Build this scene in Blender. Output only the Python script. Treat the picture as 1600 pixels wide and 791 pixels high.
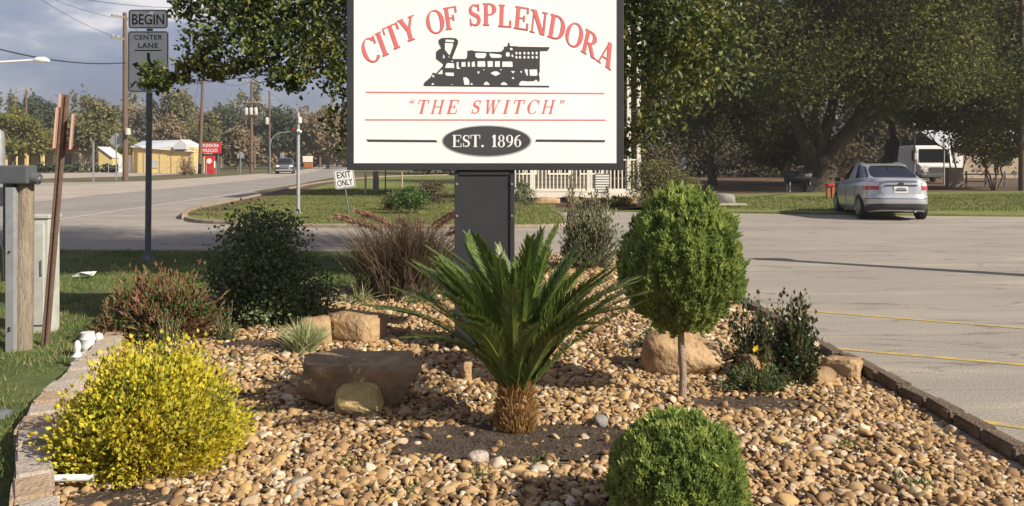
import bpy, bmesh, math, random
import numpy as np
from mathutils import Vector, Matrix, noise
for o in list(bpy.data.objects): bpy.data.objects.remove(o)
SC = bpy.context.scene
COL = SC.collection
F = 1350.0; HZ = 248.0; EYE = 1.6
# ---------------------------------------------------------------- camera, sky, sun
cam_d = bpy.data.cameras.new('camera'); cam = bpy.data.objects.new('camera', cam_d); COL.objects.link(cam)
cam.location = (0, 0, EYE); cam.rotation_euler = (math.radians(90), 0, 0)
cam_d.sensor_width = 36; cam_d.lens = 36 * F / 1600; cam_d.shift_y = -(395.5 - HZ) / 1600
cam_d.clip_end = 3000; cam_d.clip_start = 0.05
SC.camera = cam
SUN_EL = math.radians(33); SUN_AZ = math.radians(122)      # azimuth clockwise from +Y
to_sun = Vector((math.sin(SUN_AZ) * math.cos(SUN_EL), math.cos(SUN_AZ) * math.cos(SUN_EL), math.sin(SUN_EL)))
sd = bpy.data.lights.new('sun', 'SUN'); sd.energy = 5.0; sd.angle = math.radians(0.6); sd.color = (1.0, 0.91, 0.77)
sun = bpy.data.objects.new('sun', sd); COL.objects.link(sun)
sun.rotation_euler = to_sun.to_track_quat('Z', 'Y').to_euler()
W = bpy.data.worlds.new('World'); SC.world = W; W.use_nodes = True
nt = W.node_tree; nt.nodes.clear()
def N(nt, t, **k):
    n = nt.nodes.new(t)
    for a, b in k.items():
        if a.startswith('i_'):
            n.inputs[a[2:].replace('_', ' ')].default_value = b
        else: setattr(n, a, b)
    return n
def ramp(nt, fac, stops, interp='LINEAR'):
    r = nt.nodes.new('ShaderNodeValToRGB'); r.color_ramp.interpolation = interp
    e = r.color_ramp.elements
    while len(e) > 1: e.remove(e[-1])
    e[0].position = stops[0][0]; e[0].color = (*stops[0][1], 1) if len(stops[0][1]) == 3 else stops[0][1]
    for p, c in stops[1:]:
        x = e.new(p); x.color = (*c, 1)
    if fac is not None: nt.links.new(fac, r.inputs[0])
    return r
out = N(nt, 'ShaderNodeOutputWorld')
sky = N(nt, 'ShaderNodeTexSky'); sky.sky_type = 'NISHITA'; sky.sun_disc = False
sky.sun_elevation = SUN_EL; sky.sun_rotation = SUN_AZ; sky.dust_density = 2
bg1 = N(nt, 'ShaderNodeBackground'); bg1.inputs[1].default_value = 0.12
nt.links.new(sky.outputs[0], bg1.inputs[0])
tc = N(nt, 'ShaderNodeTexCoord')
mp = N(nt, 'ShaderNodeMapping'); mp.inputs['Scale'].default_value = (1, 1, 3.2); mp.inputs['Location'].default_value = (3.3, 0.2, 1.42)
nt.links.new(tc.outputs['Generated'], mp.inputs[0])
nz = N(nt, 'ShaderNodeTexNoise'); nz.inputs['Scale'].default_value = 3.4; nz.inputs['Detail'].default_value = 7; nz.inputs['Roughness'].default_value = 0.52
nt.links.new(mp.outputs[0], nz.inputs[0])
cr = ramp(nt, nz.outputs[0], [(0.36, (0.085, 0.09, 0.165)), (0.49, (0.125, 0.135, 0.22)), (0.57, (0.235, 0.235, 0.30)), (0.64, (0.62, 0.56, 0.55))])
bg2 = N(nt, 'ShaderNodeBackground'); bg2.inputs[1].default_value = 1.0
nt.links.new(cr.outputs[0], bg2.inputs[0])
mx = N(nt, 'ShaderNodeMixShader'); mx.inputs[0].default_value = 0.82
nt.links.new(bg1.outputs[0], mx.inputs[1]); nt.links.new(bg2.outputs[0], mx.inputs[2]); nt.links.new(mx.outputs[0], out.inputs[0])
SC.view_settings.view_transform = 'Standard'; SC.view_settings.look = 'None'; SC.view_settings.gamma = 1
SC.view_settings.exposure = 0.6

# ---------------------------------------------------------------- helpers
def G(px, py, z=0.0):
    Y = (EYE - z) * F / (py - HZ); return ((px - 800) / F * Y, Y)
def PX(px, Y): return (px - 800) / F * Y
def PZ(py, Y): return EYE - (py - HZ) / F * Y
def tag(o, label=None, cat=None, group=None, kind=None):
    if label: o['label'] = label
    if cat: o['category'] = cat
    if group: o['group'] = group
    if kind: o['kind'] = kind
    return o
def empty(name, loc, label, cat, group=None, rz=0):
    o = bpy.data.objects.new(name, None); COL.objects.link(o); o.location = loc; o.rotation_euler = (0, 0, rz)
    o.empty_display_size = 0.1
    return tag(o, label, cat, group)
def link(name, me, mat=None, parent=None, loc=None):
    o = bpy.data.objects.new(name, me); COL.objects.link(o)
    if mat and not me.materials: me.materials.append(mat)
    if parent: o.parent = parent
    if loc is not None: o.location = loc
    return o
def copy_tree(o, parent=None):
    c = o.copy(); COL.objects.link(c); c.parent = parent
    for ch in [x for x in COL.objects if x.parent == o]: copy_tree(ch, c)
    return c
def npmesh(name, V, T, mat=None, parent=None, smooth=False, loc=None):
    V = np.ascontiguousarray(V, dtype=np.float32); T = np.ascontiguousarray(T, dtype=np.int32)
    me = bpy.data.meshes.new(name); k = T.shape[1]
    me.vertices.add(len(V)); me.vertices.foreach_set('co', V.ravel())
    me.loops.add(T.size); me.loops.foreach_set('vertex_index', T.ravel())
    me.polygons.add(len(T)); me.polygons.foreach_set('loop_start', np.arange(0, T.size, k, dtype=np.int32))
    try: me.polygons.foreach_set('loop_total', np.full(len(T), k, dtype=np.int32))
    except Exception: pass
    me.update(calc_edges=True)
    me.polygons.foreach_set('use_smooth', np.full(len(T), smooth)); me.update()
    return link(name, me, mat, parent, loc)
class MB:
    def __init__(s): s.v = []; s.f = []
    def add(s, v, f):
        b = len(s.v); s.v += [tuple(p) for p in v]; s.f += [tuple(i + b for i in q) for q in f]; return s
    def box(s, c, d, rz=0, M=None):
        x, y, z = d[0] / 2, d[1] / 2, d[2] / 2; ca, sa = math.cos(rz), math.sin(rz)
        vs = []
        for k in (-1, 1):
            for i, j in ((-1, -1), (1, -1), (1, 1), (-1, 1)):
                p = Vector((i * x, j * y, k * z))
                p = M @ p if M else Vector((p.x * ca - p.y * sa, p.x * sa + p.y * ca, p.z))
                vs.append(p + Vector(c))
        return s.add(vs, [(0, 3, 2, 1), (4, 5, 6, 7), (0, 1, 5, 4), (1, 2, 6, 5), (2, 3, 7, 6), (3, 0, 4, 7)])
    def tube(s, pts, r, n=8, cap=True):
        pts = [Vector(p) for p in pts]; rs = r if hasattr(r, '__len__') else [r] * len(pts)
        b = len(s.v); up = None
        for i, p in enumerate(pts):
            d = (pts[min(i + 1, len(pts) - 1)] - pts[max(i - 1, 0)]).normalized()
            if up is None:
                a = Vector((1, 0, 0)) if abs(d.x) < .9 else Vector((0, 1, 0)); up = d.cross(a).normalized()
            up = (up - d * up.dot(d)).normalized(); q = d.cross(up)
            for k in range(n):
                t = 2 * math.pi * k / n; s.v.append(tuple(p + (up * math.cos(t) + q * math.sin(t)) * rs[i]))
        for i in range(len(pts) - 1):
            for k in range(n):
                s.f.append((b + i * n + k, b + i * n + (k + 1) % n, b + (i + 1) * n + (k + 1) % n, b + (i + 1) * n + k))
        if cap:
            s.f.append(tuple(b + k for k in range(n - 1, -1, -1))); s.f.append(tuple(b + (len(pts) - 1) * n + k for k in range(n)))
        return s
    def lathe(s, prof, n=16, c=(0, 0, 0)):
        return s.tube([(c[0], c[1], c[2] + z + i * 1e-5) for i, (r, z) in enumerate(prof)], [r for r, z in prof], n)
    def prism(s, pts, y0, y1):       # (x,z) polygon extruded along y
        n = len(pts); a = sum(pts[i][0] * pts[(i + 1) % n][1] - pts[(i + 1) % n][0] * pts[i][1] for i in range(n))
        if a < 0: pts = pts[::-1]
        v = [(x, y0, z) for x, z in pts] + [(x, y1, z) for x, z in pts]
        f = [tuple(range(n)), tuple(range(2 * n - 1, n - 1, -1))] + [(i, n + i, n + (i + 1) % n, (i + 1) % n) for i in range(n)]
        return s.add(v, f)
    def build(s, name, mat, parent=None, smooth=False, bevel=0, loc=None):
        me = bpy.data.meshes.new(name); me.from_pydata(s.v, [], s.f); me.update()
        if bevel:
            bm = bmesh.new(); bm.from_mesh(me)
            bmesh.ops.bevel(bm, geom=[e for e in bm.edges if e.calc_face_angle(0) > .5], offset=bevel, segments=2, affect='EDGES', profile=.6)
            bm.to_mesh(me); bm.free()
        if smooth:
            me.polygons.foreach_set('use_smooth', [True] * len(me.polygons))
            bm = bmesh.new(); bm.from_mesh(me)
            for e in bm.edges: e.smooth = e.calc_face_angle(0) < .9
            bm.to_mesh(me); bm.free()
        return link(name, me, mat, parent, loc)

# ---------------------------------------------------------------- materials
def mat(name, base, rough=.8, var=None, scale=5, metal=0, bump=0, bscale=None, detail=6, spec=.3, coat=0, emis=None, stops=None, stretch=None, coords='Object', trans=0):
    m = bpy.data.materials.new(name); m.use_nodes = True; t = m.node_tree; b = t.nodes['Principled BSDF']
    b.inputs['Roughness'].default_value = rough; b.inputs['Metallic'].default_value = metal
    b.inputs['Specular IOR Level'].default_value = spec; b.inputs['Coat Weight'].default_value = coat
    b.inputs['Base Color'].default_value = (*base, 1)
    if var or stops or bump:
        c = t.nodes.new('ShaderNodeTexCoord'); src = c.outputs[coords]
        if stretch:
            mpn = t.nodes.new('ShaderNodeMapping'); mpn.inputs['Scale'].default_value = stretch; t.links.new(src, mpn.inputs[0]); src = mpn.outputs[0]
        n = t.nodes.new('ShaderNodeTexNoise'); n.inputs['Scale'].default_value = scale; n.inputs['Detail'].default_value = detail; n.inputs['Roughness'].default_value = .65
        t.links.new(src, n.inputs[0])
        st = stops or ([(.3, base), (.7, var)] if var else None)
        if st:
            r = ramp(t, n.outputs[0], st); t.links.new(r.outputs[0], b.inputs['Base Color'])
        if bump:
            n2 = t.nodes.new('ShaderNodeTexNoise'); n2.inputs['Scale'].default_value = bscale or scale * 4; n2.inputs['Detail'].default_value = 6
            t.links.new(src, n2.inputs[0])
            bp = t.nodes.new('ShaderNodeBump'); bp.inputs['Strength'].default_value = min(1, bump * 2); bp.inputs['Distance'].default_value = bump * .03
            t.links.new(n2.outputs[0], bp.inputs['Height']); t.links.new(bp.outputs[0], b.inputs['Normal'])
    if emis: b.inputs['Emission Color'].default_value = (*emis[0], 1); b.inputs['Emission Strength'].default_value = emis[1]
    return m
def leafmat(name, cols, rough=.55, tr=.3, spec=.3, nscale=1.5):
    m = bpy.data.materials.new(name); m.use_nodes = True; t = m.node_tree; b = t.nodes['Principled BSDF']; o = t.nodes['Material Output']
    g = t.nodes.new('ShaderNodeNewGeometry'); c = t.nodes.new('ShaderNodeTexCoord')
    n = t.nodes.new('ShaderNodeTexNoise'); n.inputs['Scale'].default_value = nscale; t.links.new(c.outputs['Object'], n.inputs[0])
    mm = t.nodes.new('ShaderNodeMath'); mm.operation = 'MULTIPLY_ADD'; mm.inputs[1].default_value = 1.3; mm.inputs[2].default_value = -.65
    t.links.new(n.outputs[0], mm.inputs[0])
    ad = t.nodes.new('ShaderNodeMath'); ad.operation = 'MULTIPLY_ADD'; ad.inputs[1].default_value = .75; t.links.new(g.outputs['Random Per Island'], ad.inputs[0])
    ad2 = t.nodes.new('ShaderNodeMath'); ad2.operation = 'ADD'; ad2.inputs[1].default_value = .13; t.links.new(mm.outputs[0], ad2.inputs[0])
    t.links.new(ad2.outputs[0], ad.inputs[2])
    k = len(cols); r = ramp(t, ad.outputs[0], [(i / max(1, k - 1), cc) for i, cc in enumerate(cols)])
    t.links.new(r.outputs[0], b.inputs['Base Color']); b.inputs['Roughness'].default_value = rough; b.inputs['Specular IOR Level'].default_value = spec
    if tr:
        tl = t.nodes.new('ShaderNodeBsdfTranslucent'); t.links.new(r.outputs[0], tl.inputs[0])
        ms = t.nodes.new('ShaderNodeMixShader'); ms.inputs[0].default_value = tr
        t.links.new(b.outputs[0], ms.inputs[1]); t.links.new(tl.outputs[0], ms.inputs[2]); t.links.new(ms.outputs[0], o.inputs[0])
    return m
M = {}
M['ground'] = mat('ground_dry_grass', (0,0,0), .95, stops=[(.3,(.06,.07,.025)),(.5,(.10,.095,.04)),(.7,(.17,.125,.07))], scale=.25, bump=.3, bscale=6)
M['litter'] = mat('leaf_litter', (0,0,0), .95, stops=[(.3,(.05,.035,.022)),(.55,(.12,.075,.045)),(.75,(.22,.14,.085))], scale=.8, bump=.5, bscale=12)
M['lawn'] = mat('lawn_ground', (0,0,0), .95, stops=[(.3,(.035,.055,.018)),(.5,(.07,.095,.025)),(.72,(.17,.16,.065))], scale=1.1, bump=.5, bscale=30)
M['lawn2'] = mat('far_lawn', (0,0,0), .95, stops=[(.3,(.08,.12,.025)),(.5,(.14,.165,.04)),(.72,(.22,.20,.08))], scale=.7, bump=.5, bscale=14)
M['soil'] = mat('bed_soil', (0,0,0), .98, stops=[(.3,(.035,.025,.018)),(.55,(.08,.058,.042)),(.8,(.17,.125,.09))], scale=9, bump=1, bscale=50)
def paving(name, a, b, c, st=(1, 1, 1)):
    m = mat(name, a, .9, stops=[(.25, a), (.5, b), (.78, c)], scale=.35, stretch=st, bump=.25, bscale=60)
    t = m.node_tree; bs = t.nodes['Principled BSDF']; src = bs.inputs['Base Color'].links[0].from_socket
    co = t.nodes.new('ShaderNodeTexCoord')
    v = t.nodes.new('ShaderNodeTexNoise'); v.inputs['Scale'].default_value = 75; v.inputs['Detail'].default_value = 3; t.links.new(co.outputs['Object'], v.inputs[0])
    r = ramp(t, v.outputs[0], [(.35, (.62, .62, .62)), (.5, (1, 1, 1)), (.66, (1.32, 1.3, 1.26))])
    mm = t.nodes.new('ShaderNodeMix'); mm.data_type = 'RGBA'; mm.blend_type = 'MULTIPLY'; mm.inputs[0].default_value = 1
    t.links.new(src, mm.inputs[6]); t.links.new(r.outputs[0], mm.inputs[7])
    # dark worn cracks and stains
    w = t.nodes.new('ShaderNodeTexNoise'); w.inputs['Scale'].default_value = 1.1; w.inputs['Detail'].default_value = 8; w.inputs['Roughness'].default_value = .7
    mp2 = t.nodes.new('ShaderNodeMapping'); mp2.inputs['Scale'].default_value = (.3, 1.6, 1); mp2.inputs['Rotation'].default_value = (0, 0, .3)
    t.links.new(co.outputs['Object'], mp2.inputs[0]); t.links.new(mp2.outputs[0], w.inputs[0])
    r2 = ramp(t, w.outputs[0], [(.33, (.55, .53, .5)), (.41, (.97, .97, .97)), (.55, (1, 1, 1)), (.66, (1.25, 1.22, 1.15))])
    m2 = t.nodes.new('ShaderNodeMix'); m2.data_type = 'RGBA'; m2.blend_type = 'MULTIPLY'; m2.inputs[0].default_value = 1
    t.links.new(mm.outputs[2], m2.inputs[6]); t.links.new(r2.outputs[0], m2.inputs[7]); 
    w3 = t.nodes.new('ShaderNodeTexNoise'); w3.inputs['Scale'].default_value = .8; w3.inputs['Detail'].default_value = 7; t.links.new(mp2.outputs[0], w3.inputs[0])
    r3 = ramp(t, w3.outputs[0], [(.490, (1, 1, 1)), (.4985, (.42, .4, .38)), (.507, (1, 1, 1))])
    m3 = t.nodes.new('ShaderNodeMix'); m3.data_type = 'RGBA'; m3.blend_type = 'MULTIPLY'; m3.inputs[0].default_value = .8
    t.links.new(m2.outputs[2], m3.inputs[6]); t.links.new(r3.outputs[0], m3.inputs[7]); t.links.new(m3.outputs[2], bs.inputs['Base Color'])
    return m
M['lot'] = paving('old_concrete_lot', (.24,.215,.185), (.30,.27,.23), (.36,.325,.275), (.5, 1.8, 1))
M['street'] = paving('street_asphalt', (.22,.20,.18), (.26,.24,.215), (.31,.285,.25))
M['shoulder'] = paving('pale_concrete', (.33,.29,.24), (.38,.33,.28), (.43,.38,.32))
M['patch'] = paving('patch_asphalt', (.15,.14,.135), (.17,.16,.15), (.2,.19,.175))
M['kerb'] = mat('kerb_concrete', (.33,.27,.2), .9, var=(.2,.155,.11), scale=4, bump=.4)
M['yellow'] = mat('worn_yellow_paint', (0,0,0), .85, stops=[(.38,(.28,.24,.19)),(.5,(.46,.33,.10)),(.7,(.58,.39,.09))], scale=9, detail=8)
M['white_line'] = mat('worn_white_paint', (.5,.48,.44), .85, var=(.34,.32,.29), scale=6)
M['black_frame'] = mat('dark_bronze_metal', (.03,.03,.034), .45, var=(.042,.042,.047), scale=3, spec=.45)
M['face'] = mat('sign_white_vinyl', (.87,.87,.855), .45, var=(.80,.80,.775), scale=1.3, stretch=(2.5, 1, .5), spec=.4)
M['ink'] = mat('charcoal_vinyl', (.06,.06,.065), .5)
M['ink_edge'] = mat('grey_vinyl', (.38,.38,.38), .5)
M['red_ink'] = mat('faded_red_vinyl', (.70,.16,.16), .5)
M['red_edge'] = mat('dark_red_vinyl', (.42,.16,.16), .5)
M['white_ink'] = mat('white_vinyl', (.8,.8,.79), .5)
M['galv'] = mat('galvanised_steel', (.42,.43,.44), .5, var=(.32,.33,.34), metal=.5, scale=12)
M['galv_dark'] = mat('grey_green_post', (.10,.115,.12), .6, var=(.14,.15,.155), scale=10)
M['sign_refl'] = mat('retroreflective_white', (.8,.8,.79), .4, var=(.68,.68,.68), scale=3, spec=.4)
M['black'] = mat('black_paint', (.02,.02,.022), .5)
M['rust'] = mat('rusty_brown_steel', (.11,.07,.05), .85, var=(.17,.11,.08), scale=18, bump=.3)
M['pinkply'] = mat('bare_plywood', (.5,.33,.26), .85, var=(.42,.27,.2), scale=8)
M['post_wood'] = mat('weathered_post_wood', (.32,.27,.2), .9, var=(.17,.135,.1), scale=9, stretch=(3,3,.5), bump=.5)
M['pole_wood'] = mat('creosote_pole', (.10,.068,.048), .9, var=(.16,.11,.08), scale=6, stretch=(3,3,.4))
M['grey_paint'] = mat('grey_enamel', (.075,.08,.09), .45, var=(.10,.105,.115), scale=6, spec=.5)
M['cab_paint'] = mat('pale_grey_enamel', (.5,.5,.46), .55, var=(.34,.34,.3), scale=7, spec=.5)
M['white'] = mat('white_paint', (.78,.77,.74), .5, var=(.7,.69,.65), scale=5)
M['shoulder_white'] = mat('chalky_white', (.5,.5,.49), .8, var=(.62,.62,.6), scale=14)
M['cream'] = mat('cream_paint', (.76,.72,.62), .6, var=(.68,.63,.53), scale=5)
M['siding'] = mat('shade_toned_siding', (.12,.105,.085), .8, var=(.09,.08,.065), scale=2)  # porch shade put into the colour: siding darker than the wall's own pale tone
M['dark_in'] = mat('dark_window_glass', (.02,.022,.025), .12, spec=.6)
M['roofing'] = mat('shingle_roof', (.12,.11,.10), .9, var=(.18,.165,.15), scale=9)
M['metal_roof'] = mat('pale_metal_roof', (.5,.52,.55), .5, var=(.42,.44,.47), scale=1)
M['ywall'] = mat('yellow_wall', (.62,.47,.2), .8, var=(.55,.41,.17), scale=1)
M['tanwall'] = mat('tan_wall', (.42,.33,.24), .85, var=(.36,.28,.2), scale=1)
M['red'] = mat('red_paint', (.50,.03,.03), .5, var=(.42,.025,.025), scale=3)
M['orange'] = mat('orange_paint', (.36,.12,.04), .8)
M['wire'] = mat('wire_black', (.03,.03,.035), .7)
M['bark'] = mat('tree_bark', (.10,.075,.055), .95, var=(.2,.155,.12), scale=5, stretch=(2,2,.6), bump=1, bscale=12)
M['bark_dark'] = mat('oak_bark', (.035,.027,.02), .95, var=(.095,.072,.052), scale=3, stretch=(2,2,.6), bump=1, bscale=8)
M['twig'] = mat('twig_bark', (.16,.11,.075), .9, var=(.25,.18,.12), scale=20)
M['topi_bark'] = mat('pale_trunk_bark', (.27,.20,.15), .9, var=(.38,.30,.23), scale=30, stretch=(2,2,.5), bump=.6, bscale=80)
M['rubber'] = mat('tyre_rubber', (.025,.025,.026), .8)
M['alloy'] = mat('alloy_wheel', (.45,.45,.46), .35, metal=.8)
M['silver'] = mat('silver_car_paint', (.52,.535,.56), .28, metal=.55, coat=.6, spec=.5)
M['glass'] = mat('tinted_car_glass', (.012,.014,.017), .06, spec=.7)
M['tail'] = mat('red_tail_lens', (.42,.02,.03), .15, spec=.7, coat=.5)
M['clearlens'] = mat('clear_lens', (.7,.68,.66), .12, spec=.7, coat=.5)
M['plastic'] = mat('dark_bumper_plastic', (.05,.052,.056), .6)
M['navy'] = mat('dark_blue_car_paint', (.05,.06,.085), .3, metal=.3, coat=.5)
M['plank'] = mat('bench_plank', (.40,.28,.19), .85, var=(.3,.2,.13), scale=6)
M['rock_brown'] = mat('brown_sandstone', (0,0,0), .9, stops=[(.3,(.14,.09,.05)),(.5,(.24,.155,.08)),(.72,(.36,.25,.14))], scale=2.6, bump=1, bscale=18)
M['rock_grey'] = mat('weathered_brown_rock', (0,0,0), .92, stops=[(.3,(.14,.10,.06)),(.5,(.24,.175,.11)),(.7,(.42,.32,.2))], scale=3.5, bump=1, bscale=16)
M['rock_orange'] = mat('orange_sandstone', (0,0,0), .9, stops=[(.3,(.24,.15,.08)),(.5,(.37,.245,.13)),(.72,(.47,.335,.2))], scale=3, bump=1, bscale=20)
M['rock_yellow'] = mat('yellow_sandstone', (0,0,0), .9, stops=[(.3,(.34,.25,.11)),(.5,(.5,.38,.17)),(.72,(.62,.5,.27))], scale=6, bump=1, bscale=30)
M['block'] = mat('edging_concrete', (0,0,0), .92, stops=[(.3,(.30,.25,.2)),(.5,(.42,.36,.3)),(.72,(.52,.46,.39))], scale=5, bump=.6, bscale=50)
M['block_shade'] = mat('shade_toned_edging_block', (0,0,0), .95, stops=[(.3,(.09,.065,.045)),(.5,(.15,.11,.08)),(.72,(.22,.17,.125))], scale=5, bump=.6, bscale=50)  # darkened brown, stands in for shade on the right row's inner faces
M['block_tan'] = mat('edging_tan_block', (0,0,0), .92, stops=[(.3,(.28,.2,.13)),(.5,(.38,.285,.19)),(.72,(.48,.37,.26))], scale=5, bump=.6, bscale=50)
M['greyrock'] = mat('grey_fieldstone', (.16,.15,.14), .9, var=(.26,.24,.22), scale=3, bump=.8)
# gravel : one colour per stone
def gravel_mat():
    m = bpy.data.materials.new('river_gravel'); m.use_nodes = True; t = m.node_tree; b = t.nodes['Principled BSDF']
    g = t.nodes.new('ShaderNodeNewGeometry'); oi = t.nodes.new('ShaderNodeObjectInfo')
    ad = t.nodes.new('ShaderNodeMath'); ad.operation = 'ADD'; t.links.new(g.outputs['Random Per Island'], ad.inputs[0]); t.links.new(oi.outputs['Random'], ad.inputs[1])
    fr = t.nodes.new('ShaderNodeMath'); fr.operation = 'FRACT'; t.links.new(ad.outputs[0], fr.inputs[0])
    r = ramp(t, fr.outputs[0], [(0,(.12,.075,.045)),(.14,(.23,.14,.07)),(.3,(.37,.24,.115)),(.48,(.41,.285,.15)),(.6,(.46,.305,.13)),(.72,(.29,.17,.08)),(.82,(.42,.32,.20)),(.92,(.50,.41,.29)),(.97,(.62,.53,.40)),(1,(.26,.21,.165))])
    c = t.nodes.new('ShaderNodeTexCoord'); n = t.nodes.new('ShaderNodeTexNoise'); n.inputs['Scale'].default_value = 45; n.inputs['Detail'].default_value = 4
    t.links.new(c.outputs['Object'], n.inputs[0]); r2 = ramp(t, n.outputs[0], [(.3,(.68,.64,.58)),(.55,(1,1,1)),(.75,(1.2,1.17,1.1))])
    mm = t.nodes.new('ShaderNodeMix'); mm.data_type = 'RGBA'; mm.blend_type = 'MULTIPLY'; mm.inputs[0].default_value = 1
    t.links.new(r.outputs[0], mm.inputs[6]); t.links.new(r2.outputs[0], mm.inputs[7]); t.links.new(mm.outputs[2], b.inputs['Base Color'])
    b.inputs['Roughness'].default_value = .75; b.inputs['Specular IOR Level'].default_value = .3
    return m
M['gravel'] = gravel_mat()
L = {}
L['pear'] = leafmat('pear_leaf', [(.025,.045,.016),(.055,.085,.024),(.10,.135,.034),(.17,.2,.05),(.34,.30,.06)], .45, .35, .45)
L['oak'] = leafmat('oak_leaf', [(.045,.056,.018),(.08,.095,.03),(.13,.14,.045),(.21,.20,.065)], .8, .25, .1, nscale=.35)
L['oak2'] = leafmat('olive_leaf', [(.06,.065,.022),(.11,.105,.035),(.17,.15,.05),(.27,.21,.07)], .8, .25, .1, nscale=.35)
L['wood'] = leafmat('woods_leaf', [(.04,.036,.02),(.07,.062,.032),(.10,.085,.045),(.14,.10,.055)], .8, .15, nscale=.2)
L['olive'] = leafmat('far_olive', [(.07,.08,.035),(.12,.125,.05),(.18,.17,.065),(.25,.21,.09)], .7, .2, nscale=.25)
L['lime'] = leafmat('far_yellow_green', [(.07,.085,.02),(.13,.14,.03),(.2,.19,.045),(.28,.22,.07)], .7, .25, nscale=.3)
L['darkg'] = leafmat('far_dark_green', [(.035,.05,.028),(.06,.08,.042),(.09,.105,.055)], .7, .15, nscale=.25)
L['brown'] = leafmat('far_brown', [(.13,.10,.065),(.2,.15,.085),(.26,.19,.11),(.3,.24,.13)], .8, .15, nscale=.3)
L['grey'] = leafmat('far_grey_bare', [(.10,.09,.07),(.15,.13,.095),(.2,.165,.12)], .8, .1, nscale=.3)
L['topi'] = leafmat('cypress_sprig', [(.14,.20,.07),(.25,.34,.10),(.38,.46,.13),(.54,.58,.17)], .75, .4, .15, nscale=7)
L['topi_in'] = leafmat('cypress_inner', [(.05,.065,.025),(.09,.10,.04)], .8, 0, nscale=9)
L['yellow'] = leafmat('golden_leaf', [(.20,.24,.03),(.40,.38,.035),(.56,.48,.04),(.62,.52,.045),(.45,.33,.04)], .5, .3, nscale=3)
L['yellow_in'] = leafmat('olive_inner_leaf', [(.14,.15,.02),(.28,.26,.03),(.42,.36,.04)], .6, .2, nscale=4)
L['holly'] = leafmat('dark_small_leaf', [(.065,.09,.035),(.11,.145,.055),(.16,.195,.075)], .45, .15, .4, nscale=3)
L['nandina'] = leafmat('red_brown_leaf', [(.07,.075,.025),(.16,.075,.035),(.2,.1,.05),(.15,.14,.045),(.34,.15,.10)], .6, .25, nscale=5)
L['green'] = leafmat('fresh_leaf', [(.04,.085,.022),(.07,.13,.03),(.12,.18,.045)], .5, .25, nscale=4)
L['rose'] = leafmat('rose_leaf', [(.02,.04,.014),(.04,.065,.022),(.075,.095,.03),(.11,.075,.04)], .35, .2, .5, nscale=4)
L['juniper'] = leafmat('greygreen_leaf', [(.10,.115,.06),(.16,.18,.09),(.23,.24,.13)], .7, .2, nscale=3)
L['frond'] = leafmat('sago_leaflet', [(.055,.105,.025),(.10,.165,.035),(.16,.22,.05),(.25,.27,.07)], .4, .3, .45, nscale=3)
L['purple'] = leafmat('dry_purple_blade', [(.05,.04,.025),(.09,.06,.038),(.13,.095,.055),(.22,.17,.10)], .7, .25, nscale=5)
L['plume'] = leafmat('pink_plume', [(.25,.13,.10),(.36,.2,.15),(.45,.3,.2)], .8, .3, nscale=6)
L['lirio'] = leafmat('variegated_blade', [(.12,.19,.05),(.3,.36,.15),(.5,.5,.3),(.55,.48,.25)], .5, .25, nscale=8)
L['grass'] = leafmat('grass_blade', [(.04,.08,.016),(.08,.145,.028),(.14,.20,.04),(.24,.24,.08),(.34,.28,.14)], .6, .3, nscale=1.2)
L['grass_far'] = leafmat('dry_grass_blade', [(.07,.09,.025),(.12,.14,.035),(.18,.19,.06),(.27,.24,.1)], .7, .3, nscale=.5)
L['fibre'] = leafmat('trunk_fibre', [(.17,.09,.035),(.36,.21,.075),(.52,.33,.13)], .8, .1, nscale=20)
L['dead'] = leafmat('fallen_leaf', [(.12,.075,.04),(.25,.17,.1),(.42,.33,.22)], .8, .1, nscale=20)

# ---------------------------------------------------------------- foliage helpers
def unit(v): return v / np.maximum(np.linalg.norm(v, axis=-1, keepdims=True), 1e-9)
def leaves(P, size, rng, asp=.55, axis=None, fold=.25, jit=.3, nrm=None, keep_axis=False):
    n = len(P); a = unit(rng.normal(size=(n, 3)))
    if axis is not None: a = unit(axis + (0 if keep_axis else .45) * a)
    b = rng.normal(size=(n, 3)) if nrm is None else np.cross(nrm, a) + .25 * rng.normal(size=(n, 3))
    b = unit(b - a * np.sum(a * b, 1, keepdims=True)); c = np.cross(a, b)
    s = (size * (1 + jit * rng.uniform(-1, 1, n)))[:, None]
    V = np.stack([P - a * s * .5, P + b * s * asp * .5 + c * s * fold * .5 - a * s * .06, P + a * s * .5, P - b * s * asp * .5 + c * s * fold * .5 - a * s * .06], 1).reshape(-1, 3)
    i = np.arange(n)[:, None] * 4
    T = np.concatenate([i + [0, 1, 2], i + [0, 2, 3]], 1).reshape(-1, 3)
    return V, T
def blades(P, D, length, width, rng, segs=1, droop=0):
    """thin blades: base P, direction D"""
    n = len(P); D = unit(D); side = unit(np.cross(D, rng.normal(size=(n, 3)))); Ln = np.broadcast_to(length, n)[:, None]; Wd = np.broadcast_to(width, n)[:, None]
    if segs == 1:
        V = np.stack([P - side * Wd * .5, P + side * Wd * .5, P + D * Ln], 1).reshape(-1, 3)
        return V, (np.arange(n)[:, None] * 3 + [0, 1, 2])
    rows = []
    for k in range(segs + 1):
        f = k / segs; c = P + D * Ln * f; c = c - np.array([0, 0, 1]) * (droop * Ln * f ** 2)
        w = Wd * .5 * (1 - f * .92); rows += [c - side * w, c + side * w]
    V = np.stack(rows, 1).reshape(-1, 3); m = 2 * (segs + 1); b = np.arange(n)[:, None] * m
    T = np.concatenate([np.concatenate([b + [2 * k, 2 * k + 1, 2 * k + 3], b + [2 * k, 2 * k + 3, 2 * k + 2]], 1) for k in range(segs)], 1).reshape(-1, 3)
    return V, T
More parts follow.
